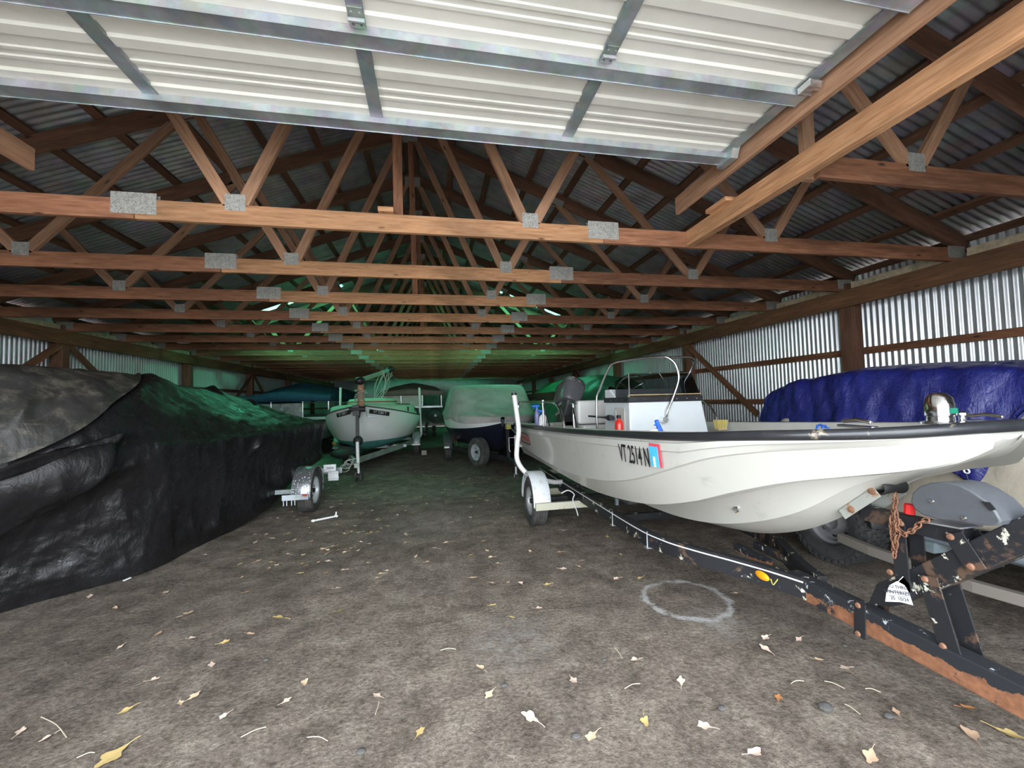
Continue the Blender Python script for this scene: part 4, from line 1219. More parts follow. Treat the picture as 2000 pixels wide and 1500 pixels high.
BLUET = tarp_mat('blue_polythene', (.014, .019, .145), .22, .6, 7, .6, crk=.08)
BEIGE = tarp_mat('beige_canvas', (.34, .305, .245), .85, .45, 5, .2, dirt=(.34, .31, .26), dl=.6)
GREYC = tarp_mat('grey_canvas', (.46, .44, .42), .85, .12, 5, .2)
TANC = tarp_mat('tan_canvas', (.30, .255, .21), .85, .15, 5, .2)
GREENT = tarp_mat('green_polythene', (.035, .16, .085), .4, .4, 6, .5)
DBLUE = tarp_mat('navy_canvas', (.03, .07, .13), .8, .15, 5, .25)

# ------------------------------------------------------------------ black tarp over the boat on the left
# Y, base x, base z, shoulder x, z, mid x, z, ridge x, z
BT = [
 (2.75, -3.95, .0, -3.85, .55, -3.8, .95, -3.9, 1.30),
 (3.35, -3.62, .0, -3.30, .95, -3.3, 1.30, -3.65, 1.72),
 (3.90, -3.18, .0, -2.86, 1.13, -2.98, 1.45, -3.45, 1.83),
 (4.40, -2.68, .0, -2.62, 1.19, -2.88, 1.55, -3.3, 1.86),
 (5.00, -2.58, .0, -2.47, 1.18, -2.78, 1.52, -3.3, 1.86),
 (5.60, -2.47, .0, -2.34, 1.17, -2.7, 1.48, -3.3, 1.83),
 (6.20, -2.28, .12, -2.20, 1.18, -2.65, 1.45, -3.3, 1.79),
 (7.00, -2.20, .36, -2.12, 1.20, -2.6, 1.42, -3.3, 1.71),
 (7.90, -2.16, .46, -2.08, 1.20, -2.6, 1.36, -3.3, 1.56),
 (8.60, -2.22, .50, -2.14, 1.16, -2.6, 1.25, -3.3, 1.38),
 (8.85, -2.55, .50, -2.45, 1.05, -2.8, 1.12, -3.3, 1.20)]
def bt_fn(u, v):
    y = 2.75 + (8.85 - 2.75) * u
    r = cat_table(BT, y)
    bx, bz, sx, sz, mx, mz, rx_, rz = r
    # v 0..1 : base -> shoulder (.42) -> mid (.6) -> ridge (.8) -> far side
    pts = [(0, bx, bz), (.14, bx + (sx - bx) * .25 - .04, bz + (sz - bz) * .33), (.28, bx + (sx - bx) * .6 - .03, bz + (sz - bz) * .7), (.385, sx - .01, sz - .05), (.415, sx - .03, sz + .01), (.58, mx, mz), (.76, rx_, rz), (.88, rx_ - .7, rz - .35), (1.0, rx_ - 1.1, max(.3, rz - 1.2))]
    x, z = cat_table([tuple(p) for p in pts], v)
    return V((x, y, max(z, .0)))
def seg_side(p, a, b_):
    """signed distance to a->b (2D) and the parameter along"""
    d = (b_[0] - a[0], b_[1] - a[1]); L = math.hypot(*d)
    t = ((p[0] - a[0]) * d[0] + (p[1] - a[1]) * d[1]) / L / L
    s = ((p[0] - a[0]) * d[1] - (p[1] - a[1]) * d[0]) / L
    return s, t
def sstep(a, b_, x):
    t = min(1, max(0, (x - a) / (b_ - a))); return t * t * (3 - 2 * t)
def cr(x0, y0, X0, x1, y1, X1, h, w): return (at(x0, y0, X=X0), at(x1, y1, X=X1), h, w)
CREASE = [cr(400, 757, -3.2, 520, 858, -2.3, .07, .045), cr(470, 768, -3.1, 545, 855, -2.2, .06, .04), cr(290, 748, -3.2, 262, 862, -2.65, .03, .05),
 cr(325, 868, -2.55, 282, 1020, -2.6, .045, .03), cr(362, 866, -2.5, 320, 1015, -2.55, .04, .03), cr(505, 850, -2.3, 452, 1005, -2.35, .06, .04), cr(470, 852, -2.35, 500, 940, -2.3, .03, .03),
 cr(258, 905, -2.68, 145, 1058, -2.75, .05, .03), cr(255, 908, -2.68, 30, 960, -2.95, .05, .04), cr(145, 1058, -2.75, 60, 1015, -2.9, .045, .03), cr(60, 1015, -2.9, -60, 1010, -3.1, .05, .04), cr(95, 1085, -2.8, -40, 1045, -3.1, .06, .035),
 cr(190, 985, -2.7, 100, 1090, -2.8, .03, .02), cr(520, 800, -2.7, 640, 815, -2.3, .03, .03), cr(560, 985, -2.2, 590, 860, -2.1, .03, .03), cr(575, 960, -2.15, 555, 870, -2.15, .03, .025), cr(100, 745, -3.3, 40, 830, -3.1, .04, .05), cr(0, 870, -3.0, 60, 770, -3.2, .04, .04)]
def bt_disp(u, v, p):
    y, z = p.y, p.z
    side_k = 1 - sstep(.30, .46, v)
    q = V((y * 2.3, z * .55, 1.7))
    d = .045 * ridged(V((y * 1.7 + z * .35, z * .35, 4.0)), 3) * side_k
    d += .009 * ridged(V((y * 5.0 - z * 1.1, z * .7, 9.0)), 2) * side_k
    d += .028 * fbm(p * 1.6) + .010 * fbm(p * 6.5) + .016 * ridged(p * 2.8, 3) * (1 - sstep(4.6, 5.6, p.y))
    d += (1 - side_k) * .030 * ridged(V((y * .9 + p.x * 1.2, p.x * 1.5 - y * .4, 2.0)), 3)
    # long overlap edge running up from the front shoulder to the ridge
    s, t = seg_side((y, v), (3.45, .42), (5.5, .80))
    if -.1 < t < 1.1: d += .05 * sstep(-.012, .012, s) * (1 - sstep(.0, .35, s)) * sstep(-.1, .1, t) * (1 - sstep(.9, 1.1, t))
    # big pulled-out facet low at the front corner
    s1, t1 = seg_side((y, z), (4.12, 1.16), (3.62, .52))
    s2, t2 = seg_side((y, z), (3.62, .52), (2.9, .40))
    k = sstep(-.02, .05, s1) * sstep(-.015, .04, s2)
    d += .13 * k * (1 - sstep(.0, 1.1, s1)) if v < .46 else 0
    for (a_, b2_, hh, ww) in CREASE:
        ab = b2_ - a_; t3 = max(0, min(1, (p - a_).dot(ab) / ab.length_squared)); dd = (p - a_ - ab * t3).length
        if dd < ww * 5: d += hh * 1.5 * math.exp(-(dd / ww / .85) ** 1.2) * (.35 + .65 * math.sin(math.pi * min(1, .15 + t3)) )
    # soft crumple
    d += .05 * math.exp(-((y - 3.9) / .35) ** 2 - ((z - 1.0) / .10) ** 2)
    d += .04 * math.exp(-((y - 5.3) / .12) ** 2) * side_k + .035 * math.exp(-((y - 6.75) / .10) ** 2) * side_k
    if v < .06: d *= v / .06
    return d
rows = cloth(bt_fn, bt_disp, 480, 260)
b = MB(); b.grid(rows); b.f = [f[::-1] for f in b.f]
tarp = b.build('black_tarp', BTARP, smooth=180, loc=(0, 0, 0))
tag(tarp, 'large glossy black tarp draped to the floor over a boat along the shaded wall', 'tarp')
# folded-over second sheet, dusty, on top at the front
def bt2(u, v):
    y = 2.78 + 2.55 * u
    v2 = .47 + (.79 - .47) * v
    lo = .43 + (y - 3.45) / (5.5 - 3.45) * .37
    vv = max(lo, .43) + (.86 - max(lo, .43)) * v
    p = bt_fn((y - 2.75) / 6.1, vv)
    return p
def bt2_v(u, v):
    y = 2.78 + 2.55 * u; lo = max(.43 + (y - 3.45) / (5.5 - 3.45) * .37, .43)
    return lo + (.86 - lo) * v
rows = cloth(bt2, lambda u, v, p: bt_disp((p.y - 2.75) / 6.1, bt2_v(u, v), p) + .03 + .008 * ridged(V((p.y * 3 + p.x * 2, p.x * 3, 7)), 3), 160, 80)
b = MB(); b.grid(rows); b.f = [f[::-1] for f in b.f]
o = b.build('tarp_sheet', BTARP2, smooth=180, loc=(0, 0, 0), solid=.002)
tag(o, 'dusty faded tarp sheet lying over the top of the black tarp', 'tarp')
# rolled fold with bright edge
path = smooth_path([at(-40, 950, X=-2.98), at(20, 930, X=-2.93), at(75, 912, X=-2.88), at(120, 890, X=-2.82), at(132, 876, X=-2.79)], 6)
b = MB(); rr = []
for i, p in enumerate(path):
    t = i / (len(path) - 1); w = .07 * sin(pi * min(1, .15 + t * .85)) + .006
    rr.append([p + V((.04, -.02, -.0)), p + V((.075, -.03, w * .4)), p + V((.05, -.01, w)), p + V((0.0, .02, w * 1.2))])
b.grid(rr); b.build('tarp_fold', BTARP, tarp, smooth=60, solid=.003)

# its trailer wheel, diamond-plate mudguard and tag plates
DIA = None
m, nt, bs = mat('diamond_plate'); v = coords(nt)
w1 = N(nt, 'ShaderNodeTexVoronoi', Scale=1.0); nt.links.new(coords(nt, 'Object', (38, 30, 30), (.0, 0, 0)), w1.inputs['Vector'])
e = ramp(nt, [(.2, (1, 1, 1)), (.38, (0, 0, 0))], w1.outputs['Distance']).outputs[0]
c = mix(nt, e, (.42, .44, .46), (.85, .87, .9)); nt.links.new(c, bs.inputs['Base Color']); bs.inputs['Metallic'].default_value = .8; bs.inputs['Roughness'].default_value = .3
bump(nt, bs, e, .8, .006); DIA = m
bt = thing('boat_trailer', (-3.3, 6.3, 0), 'silver boat trailer under the black tarp, showing a wheel and diamond-plate mudguard', 'boat trailer')
wc = V((-1.79, 6.33, .30))
wheel(bt, wc, (1, 0, 0), .302, .20, .185, rim_m=plain('white_wheel_rim', (.62, .66, .68), .35, .3, .06))
fender(bt, wc + V((-.015, 0, .0)), .345, .24, (1, 0, 0), DIA, -12, 192, .004, .0)
b = MB(); b.bar((wc.x - .24, wc.y - .365, .285), (wc.x + .09, wc.y - .365, .285), .03, .075); b.build('fender_bracket', GALV, bt, bevel=.004)
MB().bar((wc.x + .02, wc.y - .385, .31), (wc.x + .08, wc.y - .385, .31), .012, .028).build('marker_light', plain('dark_red_lens', (.35, .06, .03), .3), bt, bevel=.003)
b = MB()
for dx in (-.22, -.18, -.12, -.08): b.cyl((wc.x + dx, wc.y - .37, .18), (wc.x + dx, wc.y - .37, .26), .008, 8)
b.build('u_bolts', GALV, bt)
MB().bar((-4.8, 6.33, .3), (-1.85, 6.33, .3), .06, .06).build('axle', GALV_D, bt)
for x in (-2.85, -4.0): MB().bar((x, 5.0, .42), (x, 7.4, .42), .06, .1).build('side_rail', GALV, bt)
b = MB(); b.bar((-2.85, 7.3, .42), (-1.55, 7.3, .42), .05, .09); b.build('rear_member', GALV, bt)
p1, p2 = at(632, 908, Y=6.95), at(656, 921, Y=6.95)
b = MB(); b.box((p1.x, 6.95, p2.z), (p2.x, 6.97, p1.z)); pl_ = b.build('guide_board', plain('white_board', (.75, .77, .78), .5), bt)
text('board_text', 'TOW SAFE\nLIGHT KIT', .022, ((p1.x + p2.x) / 2 + .02, 6.948, (p1.z + p2.z) / 2), (1, 0, 0), (0, 0, 1), INK, pl_) if 0 else None
b = MB()
for k in range(2): b.box(((p1.x + p2.x) / 2 - .05, 6.947, (p1.z + p2.z) / 2 - .012 - .0 + k * .022), ((p1.x + p2.x) / 2 + .06, 6.95, (p1.z + p2.z) / 2 - .004 + k * .022))
b.build('printed_lines', INK, pl_)
p1, p2 = at(641, 921, Y=6.85), at(661, 938, Y=6.85)
b = MB(); b.box((p1.x, 6.85, p2.z), (p2.x, 6.87, p1.z)); pl_ = b.build('licence_plate', plain('plate_grey', (.5, .52, .53), .5, .2), bt)
text('plate_text', 'XXAL', .09, ((p1.x + p2.x) / 2, 6.848, (p1.z + p2.z) / 2), (1, 0, 0), (0, 0, 1), WHITEP, pl_, sx=.75)

# ------------------------------------------------------------------ right: beige cover and blue tarp over a boat on a trailer
RC = 4.36
def beige_fn(u, v):
    y = .35 + (3.68 - .35) * u
    h, zs, zg, zr_ = cat_table([(.35, .06, .95, 1.05, 1.1), (.8, .50, .80, 1.15, 1.3), (1.3, .86, .68, 1.24, 1.46), (1.8, 1.02, .62, 1.27, 1.56), (2.4, 1.08, .60, 1.27, 1.56), (3.4, 1.06, .62, 1.26, 1.52), (3.68, .98, .66, 1.2, 1.4)], y)
    pts = [(0, h - .02, zs), (.18, h + .02, zs + (zg - zs) * .5), (.36, h, zg), (.68, h * .5, zg + (zr_ - zg) * .55), (1.0, 0, zr_)]
    t = abs(v * 2 - 1)
    x, z = cat_table(pts, 1 - t)
    return V((RC - x if v < .5 else RC + x, y, z))
def beige_d(u, v, p):
    t = 1 - abs(v * 2 - 1)
    k = 1 - sstep(.4, .7, t)
    return .075 * ridged(V((p.y * 2.8 + p.z * 1.9, p.z * .5 + 2, 3)), 3) * k + .03 * ridged(V((p.y * 1.5 + p.x * 1.6 + p.z * 2.0, p.x, 5)), 2) + .015 * fbm(p * 4) - .03
rows = cloth(beige_fn, beige_d, 190, 120)
cov = MB().grid(rows).build('canvas_cover', BEIGE, smooth=180, loc=(0, 0, 0), solid=.003)
tag(cov, 'wrinkled beige canvas cover on the boat beside the bright steel wall', 'boat cover')
def blue_fn(u, v):
    y = .9 + (3.80 - .9) * u
    h, zr_ = cat_table([(.9, .95, 1.62), (1.5, 1.05, 1.66), (2.2, 1.12, 1.70), (2.8, 1.14, 1.72), (3.3, 1.12, 1.66), (3.58, 1.08, 1.60), (3.68, 1.06, 1.52), (3.75, 1.04, 1.25), (3.80, 1.03, .97)], y)
    zlow = cat_table([(.9, 1.44), (1.62, 1.44), (1.72, 1.38), (1.83, 1.18), (1.93, .93), (2.05, .97), (2.25, 1.04), (2.6, 1.0), (3.4, .98), (3.8, .95)], y)[0]
    zg = max(zlow + .06, min(1.32, zr_ - .06))
    pts = [(0, h + .01, zlow), (.2, h + .01, zlow + (zg - zlow) * .6), (.34, h - .02, zg), (.48, h - .10, zg + (zr_ - zg) * .80), (.62, h * .72, zr_ - .03), (1.0, 0, zr_)]
    t = 1 - abs(v * 2 - 1)
    x, z = cat_table(pts, t)
    if v > .5 and x > .9: pass
    return V((RC - x if v < .5 else RC + x, y, z))
def blue_d(u, v, p):
    t = 1 - abs(v * 2 - 1); k = 1 - sstep(.35, .75, t)
    d = .055 * ridged(V((p.y * 1.9 + p.z * .8, p.z * .5, 13)), 3) * k + .022 * ridged(V((p.y * 5.2 - p.z * 1.5, p.z, 3)), 2) * (.3 + .7 * k) + .022 * fbm(p * 2.5) + .008 * fbm(p * 9)
    return d - .035 + .02
rows = cloth(blue_fn, blue_d, 230, 140)
bl_t = MB().grid(rows).build('blue_tarp', BLUET, smooth=180, loc=(0, 0, 0), solid=.002)
tag(bl_t, 'crinkled blue tarp thrown over the covered boat beside the bright steel wall', 'tarp')
q = V((RC - 1.16, 1.935, .985)); q = at(1888, 920, X=RC - 1.175)
b = MB(); b.tube([q + V((0, cos(2 * pi * k / 14) * .013, sin(2 * pi * k / 14) * .013)) for k in range(14)], .005, 6, True); b.build('grommet', WHITEP, bl_t, smooth=60)
b = MB(); b.tube(smooth_path([q + V((-.005, 0, -.015)), q + V((-.01, -.01, -.05)), q + V((-.02, -.03, -.08))], 4), .003, 5); b.tube([q + V((-.02, -.03, -.07)), q + V((-.02, -.045, -.13))], .009, 6); b.build('bungee', BLK, bl_t)
b = MB(); qq = at(1946, 745, X=RC - .75); b.tube([qq, qq + V((-.03, -.02, .12))], .003, 5); b.build('loose_cord', WHITEP, bl_t)
rb = thing('covered_boat', (RC, 3, 0), 'grey hull showing below the beige canvas cover beside the bright steel wall', 'motorboat')
rows = []
for i in range(31):
    y = .5 + 3.15 * i / 30
    h, zk, zc, zs = cat_table([(.5, .03, .80, .88, .98), (1.0, .45, .58, .70, 1.1), (1.6, .80, .50, .60, 1.2), (2.4, .98, .46, .56, 1.22), (4.8, .95, .46, .56, 1.2)], y)
    P = [(0, zk), (h * .5, zk + .05), (h * .86, zc), (h * .97, zc + .2), (h * .97, zs)]
    rows.append([V((RC - a, y, z)) for a, z in P[::-1]] + [V((RC + a, y, z)) for a, z in P[1:]])
b = MB().grid(rows); b.build('hull', plain('dull_grey_hull', (.16, .165, .17), .5, .2), rb, smooth=30)
rt_ = thing('boat_trailer', (RC, 2.6, 0), 'trailer with chunky off-road tyre under the blue-tarped boat', 'boat trailer')
# off-road tyre
c = V((3.52, 3.08, .36)); R = .362; b = MB(); hw = .125
b.lathe([(.19, -hw * .7), (.21, -hw * .9), (.27, -hw * 1.0), (.32, -hw * .98), (.348, -hw * .85), (.348, hw * .85), (.32, hw * .98), (.27, hw), (.21, hw * .9), (.19, hw * .7)], c, (1, 0, 0), 56)
rng = random.Random(3)
for k in range(34):
    for j in range(-2, 3):
        a = 2 * pi * (k + (.5 if j % 2 else 0)) / 34
        d = V((0, cos(a), sin(a))); t_v = V((0, -sin(a), cos(a)))
        o_ = c + d * (.352) + V((j * .048, 0, 0))
        b.bar(o_ - t_v * .023 + V((.006 * (1 if j % 2 else -1), 0, 0)), o_ + t_v * .023, .040, .022, d)
    for s_ in (-1, 1):
        a = 2 * pi * (k + .25) / 34; d = V((0, cos(a), sin(a)))
        b.bar(c + d * .318 + V((s_ * hw * .99, 0, 0)), c + d * .352 + V((s_ * hw * .93, 0, 0)), .030, .016, (1, 0, 0))
ty = b.build('tyre', plain('dark_tyre', (.05, .05, .05), .85, 0, .3, 12, .2), rt_, smooth=30)
b = MB()
b.lathe([(.195, -hw * .8), (.198, -hw * .7), (.17, -hw * .5), (.165, -hw * .1), (.14, -hw * .0), (.12, -hw * .3), (.07, -hw * .45), (.06, -hw * .2), (.001, -hw * .2)], c, (1, 0, 0), 44); b.build('rim', plain('dull_rim', (.30, .30, .31), .5, .3), ty, smooth=30)
b = MB()
for k in range(8):
    a = 2 * pi * k / 8; b.cyl(c + V((-hw * .10 - .012, cos(a) * .128, sin(a) * .128)), c + V((-hw * .1 + .006, cos(a) * .128, sin(a) * .128)), .016, 12)
b.build('vent_holes', BLK, ty)
ty2 = wheel(rt_, (5.2, 3.08, .33), (1, 0, 0), .335, .2, .19)
MB().bar((3.5, 3.08, .36), (5.2, 3.08, .34), .06, .06).build('axle', BLK, rt_)
b = sweep([V((3.30, 2.85, .30)), V((3.28, 2.6, .285)), V((3.30, 2.0, .27)), V((3.45, 1.4, .27)), V((3.7, .9, .27))], .06, .07); b.build('wooden_bunk', WOOD_G, rt_, bevel=.006)
b = sweep([V((3.62, 4.6, .42)), V((3.62, 2.6, .44)), V((3.62, 1.8, .44)), V((4.2, .6, .42)), V((4.36, .2, .42))], .06, .11); b.build('side_rail', plain('weathered_rail', (.19, .17, .155), .8, 0, .3, 8), rt_)
b = sweep([V((5.1, 4.6, .42)), V((5.1, 2.6, .44)), V((5.1, 1.8, .44)), V((4.52, .6, .42)), V((4.36, .2, .42))], .06, .11); b.build('side_rail', CHIP, rt_)
for y in (4.4, 2.3, 1.75): MB().bar((3.4, y, .40), (5.15, y, .40), .06, .07).build('cross_member', GALV_D, rt_)
MB().tube([V((3.45, 2.45, .47)), V((3.5, 1.6, .48)), V((3.75, 1.0, .5))], .05, 12).build('roller_tube', plain('blue_grey_tube', (.16, .19, .22), .5), rt_, smooth=50)
fender(rt_, c + V((-.0, 0, .02)), .43, .26, (1, 0, 0), plain('dark_fender', (.05, .05, .052), .6), -10, 175, .004, .03)

# ------------------------------------------------------------------ sailboat on its trailer
SX = -1.66
SAILW = plain('chalky_white_hull', (.80, .82, .80), .5, 0, .04, 2)
TEALP = plain('teal_antifouling', (.08, .30, .27), .7, 0, .15, 6)
DECK_GREENLIT = plain('green_lit_deck', (.50, .62, .50), .6, 0, .08)  # green light falling on the deck is put into its base colour
sb_ = thing('sailboat', (SX, 11.5, .4), 'small white sailboat with teal bottom and lowered mast, bow toward the door', 'sailboat')
ST = [ # Y, keel z, chine h,z, sheer h,z, deck z
 (9.55, 1.20, .02, 1.25, .04, 1.50, 1.52),
 (9.75, .78, .10, .95, .26, 1.455, 1.50),
 (10.1, .52, .30, .72, .58, 1.395, 1.50),
 (10.6, .40, .58, .60, .90, 1.315, 1.50),
 (11.3, .36, .80, .56, 1.14, 1.235, 1.48),
 (12.2, .36, .90, .56, 1.22, 1.19, 1.46),
 (13.2, .42, .84, .62, 1.12, 1.20, 1.44),
 (14.2, .60, .66, .76, .90, 1.24, 1.40)]
rows = []; rows2 = []; deck = []; rail = []
for i in range(49):
    y = 9.55 + 4.65 * (i / 48) ** 1.3
    k, ch, cz, sh, sz, dz = cat_table(ST, y)
    P = [(0, k), (ch * .5, k + (cz - k) * .35), (ch, cz), (ch + (sh - ch) * .45, cz + (sz - cz) * .22), (ch + (sh - ch) * .8, cz + (sz - cz) * .52), (ch + (sh - ch) * .99, cz + (sz - cz) * .8), (sh, sz)]
    rows.append([V((SX - a, y, z)) for a, z in P[::-1]] + [V((SX + a, y, z)) for a, z in P[1:]])
    inn = max(.0, sh - .10)
    D = [(sh, sz), (inn + .02, sz + .02), (inn, sz + (dz - sz) * .5), (inn - min(inn, .04), dz - .02), (inn * .8, dz + .01), (0, dz + .04)]
    deck.append([V((SX - a, y, z)) for a, z in D] + [V((SX + a, y, z)) for a, z in D[-2::-1]])
b = MB().grid(rows); b.add(rows[-1], [tuple(range(13))[::-1]])
hl = b.build('hull', SAILW, sb_, smooth=60)
hl.data.materials.append(TEALP)
import bmesh
bmm = bmesh.new(); bmm.from_mesh(hl.data); zc_ = .655 - ORG[hl.name].z
bmesh.ops.bisect_plane(bmm, geom=bmm.verts[:] + bmm.edges[:] + bmm.faces[:], plane_co=(0, 0, zc_), plane_no=(0, 0, 1))
for f_ in bmm.faces: f_.material_index = 1 if f_.calc_center_median().z < zc_ else 0
bmm.to_mesh(hl.data); bmm.free()
b = MB().grid(deck); b.add(deck[-1], [tuple(range(11))]); b.build('deck', DECK_GREENLIT, sb_, smooth=50)
pth = [r_[0] for r_ in reversed(rows)] + [r_[-1] for r_ in rows]
MB().tube([p + V((0, 0, .0)) for p in pth[:49]] + [V((SX, 9.53, 1.50))] + pth[49:], .018, 6).build('rub_rail', plain('dark_green_rail', (.08, .11, .09), .5), sb_, smooth=60)
b = MB(); rr = []
for a_, z in ((1.0, 1.50), (.98, 1.60), (.9, 1.66), (.4, 1.69), (.01, 1.695)):
    rr.append([V((SX + .0 + .62 * a_ * cos(2 * pi * k / 28), 11.5 + .95 * a_ * sin(2 * pi * k / 28), z)) for k in range(28)])
b.grid(rr, False, True); cb = b.build('cabin_top', DECK_GREENLIT, sb_, smooth=50)
MB().tube([V((SX + .635 * cos(2 * pi * k / 28), 11.5 + .965 * sin(2 * pi * k / 28), 1.585)) for k in range(28)], .016, 6, True).build('wooden_trim', plain('trim_wood', (.32, .14, .06), .6), cb)
for y in (11.0, 11.75, 12.4):
    for sg in (1, -1):
        k, ch, cz, sh, sz, dz = cat_table(ST, y); h = sh - .095
        b = MB(); b.cyl((SX + sg * (h - .01), y, (sz + dz) / 2), (SX + sg * (h + .02), y, (sz + dz) / 2), .06, 20); b.build('porthole', BLK, sb_)
# number boards on the bow
for sg in (1, -1):
    p0 = V((SX + sg * .16, 9.70, 1.335)); y1 = 10.12; k, ch, cz, sh, sz, dz = cat_table(ST, y1)
    p1 = V((SX + sg * (sh - .06), y1, sz - .11)); p0 = V((SX + sg * .15, 9.66, 1.37))
    d = (p1 - p0).normalized(); n = V((sg * .75, -.62, -.1))
    p0 = p0 + n * .075; p1 = p1 + n * .075
    up_ = V((sg * .12, 0, 1))
    pb_ = MB().bar(p0, p1, .006, .095, up_).build('number_board', BLK, sb_)
    r_ = d if sg > 0 else -d
    text('board_number', 'VT 7284 Y', .085, (p0 + p1) / 2 + n * .012, r_, up_, WHITEP, pb_, sx=1.05)
# mast, crutch, rigging
b = MB(); b.tube([V((-1.585, 9.15, 2.03)), V((-1.25, 11.6, 2.44))], [.055, .05], 14); ms_ = b.build('mast', plain('pale_mast', (.45, .52, .45), .5), sb_, smooth=60)
b = MB(); b.tube([V((-1.60, 9.42, 1.48)), V((-1.585, 9.3, 1.98))], .07, 14); b.build('mast_crutch', plain('orange_wood_post', (.42, .22, .13), .7, 0, .3, 12), sb_, smooth=60)
b = MB(); b.ell((-1.585, 9.2, 2.03), (.12, .12, .09), 14, 8); b.build('black_cap', BLK, ms_, smooth=60)
b = MB(); b.ell((-1.22, 11.65, 2.47), (.14, .12, .10), 12, 8); b.build('masthead_bundle', BLK, ms_, smooth=60)
ROPE = plain('grey_rope', (.42, .45, .40), .8)
rng = random.Random(11)
for k in range(9):
    a = V((-1.22 + rng.uniform(-.1, .1), 11.3 + rng.uniform(-.9, .3), 2.38 - rng.uniform(0, .1))); e_ = V((-1.25 + rng.uniform(-.35, .25), 11.1 + rng.uniform(-.9, .4), 1.68))
    mdl = (a + e_) / 2 + V((rng.uniform(-.12, .12), rng.uniform(-.1, .1), 0))
    MB().tube(smooth_path([a, mdl, e_], 6), .009 + rng.random() * .006, 5).build('rigging_line', ROPE, sb_, smooth=60)
for k in range(6):
    c_ = V((-1.58 + rng.uniform(-.04, .04), 9.3, 1.6 + k * .045)); r0 = .085 + rng.random() * .03
    MB().tube([c_ + V((cos(2 * pi * j / 14) * r0, sin(2 * pi * j / 14) * r0, .02 * sin(j * 1.3))) for j in range(14)], .008, 5, True).build('rope_wrap', ROPE, sb_, smooth=60)
for k in range(5):
    y = 12.0 + k * .22; b = MB(); b.bar((-1.2, y, 1.52), (-.75, y - .1, 1.50), .03, .03); b.build('batten', plain('dark_teak_%d' % k, (.12, .08, .05), .7), sb_)
# trailer
stl = thing('boat_trailer', (SX, 11, 0), 'galvanised trailer with white guide posts carrying the small sailboat', 'boat trailer')
GREENLIT_STEEL = galv('green_lit_galv', (.34, .38, .36), .5, .4)  # faint green of the light on the rails is mixed into the steel
for sg in (1, -1):
    sweep([V((SX + sg * 1.0, 13.6, .44)), V((SX + sg * 1.0, 12.0, .43)), V((SX + sg * .75, 11.0, .40)), V((SX + sg * .1, 9.3, .34)), V((SX, 8.9, .33))], .06, .11).build('side_rail', GREENLIT_STEEL, stl)
    sweep([V((SX + sg * .62, 13.6, .50)), V((SX + sg * .5, 10.6, .46))], .06, .05).build('bunk', BLK, stl)
    wx = SX + sg * 1.1
    wheel(stl, (wx, 12.7, .29), (1, 0, 0), .295, .17, .16)
    fender(stl, (wx, 12.7, .31), .36, .22, (1, 0, 0), GREENLIT_STEEL, -5, 185, .004, .05)
    MB().bar((wx - .12, 12.33, .30), (wx + .12, 12.33, .30), .02, .035).build('fender_lip', WHITEP, stl)
    gx = wx + sg * .13
    if sg > 0: pth = [V((SX + 1.0, 13.0, .42)), V((wx + .05, 13.0, .46)), V((gx, 12.95, .6)), V((gx - .02, 12.95, 1.2)), at(819, 757, Y=12.9)]
    else: pth = [V((SX - 1.0, 13.0, .42)), V((wx - .02, 13.0, .46)), V((gx + .05, 12.95, .6)), at(664, 800, Y=12.9), at(665, 757, Y=12.9)]
    MB().tube(smooth_path(pth, 5), .036, 12).build('guide_post', WHITEP, stl, smooth=60)
MB().bar((SX - 1.15, 12.7, .29), (SX + 1.15, 12.7, .29), .05, .05).build('axle', GREENLIT_STEEL, stl)
for y in (13.4, 11.2): MB().bar((SX - .9, y, .40), (SX + .9, y, .40), .05, .07).build('cross_member', GREENLIT_STEEL, stl)
MB().box((SX - 1.22, 12.30, .42), (SX - 1.12, 12.33, .47)).build('amber_light', REFL_O, stl)
MB().cyl((SX + .42, 10.18, .40), (SX + .40, 10.15, .40), .035, 14).build('round_reflector', plain('pink_lens', (.6, .35, .33), .4), stl)
MB().bar((SX, 9.3, .34), (SX + .14, 8.35, .33), .07, .08).build('tongue', GREENLIT_STEEL, stl)
jk = V((-1.50, 8.50, 0))
b = MB(); b.cyl(jk + V((0, 0, .16)), jk + V((-.01, 0, .42)), .024, 14); b.cyl(jk + V((-.01, 0, .36)), jk + V((-.02, 0, .78)), .032, 14); b.build('jack_tube', WHITEP, stl, smooth=50)
b = MB()
for dx in (-.05, .05): b.lathe([(.03, -.018), (.085, -.02), (.1, -.012), (.1, .012), (.085, .02), (.03, .018)], jk + V((dx, 0, .1)), (1, 0, 0), 26)
b.cyl(jk + V((-.07, 0, .1)), jk + V((.07, 0, .1)), .02, 10)
b.build('jack_wheel', RUBBER, stl, smooth=40)
b = MB(); b.bar((SX + .06, 8.95, .38), (SX + .02, 9.2, 1.45), .06, .07, (0, 1, 0)); b.build('winch_post', plain('dull_black_post', (.07, .075, .08), .6), stl)
b = MB(); b.box((SX - .05, 9.05, 1.28), (SX + .08, 9.18, 1.5)); b.cyl((SX - .12, 9.1, 1.42), (SX + .2, 9.1, 1.42), .06, 16); b.build('winch', BLK, stl)
MB().tube([V((SX + .2, 9.1, 1.42)), V((SX + .26, 9.0, 1.25)), V((SX + .44, 9.0, 1.26))], .01, 6).build('winch_handle', GALV, stl)
b = MB(); b.ell((-1.55, 8.75, .78), (.10, .10, .10), 14, 8); b.build('bow_roller', RUBBER_D, stl, smooth=60)
b = MB()
for k in range(4):
    c_ = V((-1.66 - .03 * k, 8.45, .40 - .04 * k)); b.tube([c_ + V((cos(2 * pi * j / 14) * (.06 + .01 * k), .02 * sin(j), sin(2 * pi * j / 14) * (.05 + .02 * (k % 2)))) for j in range(14)], .007, 5, True)
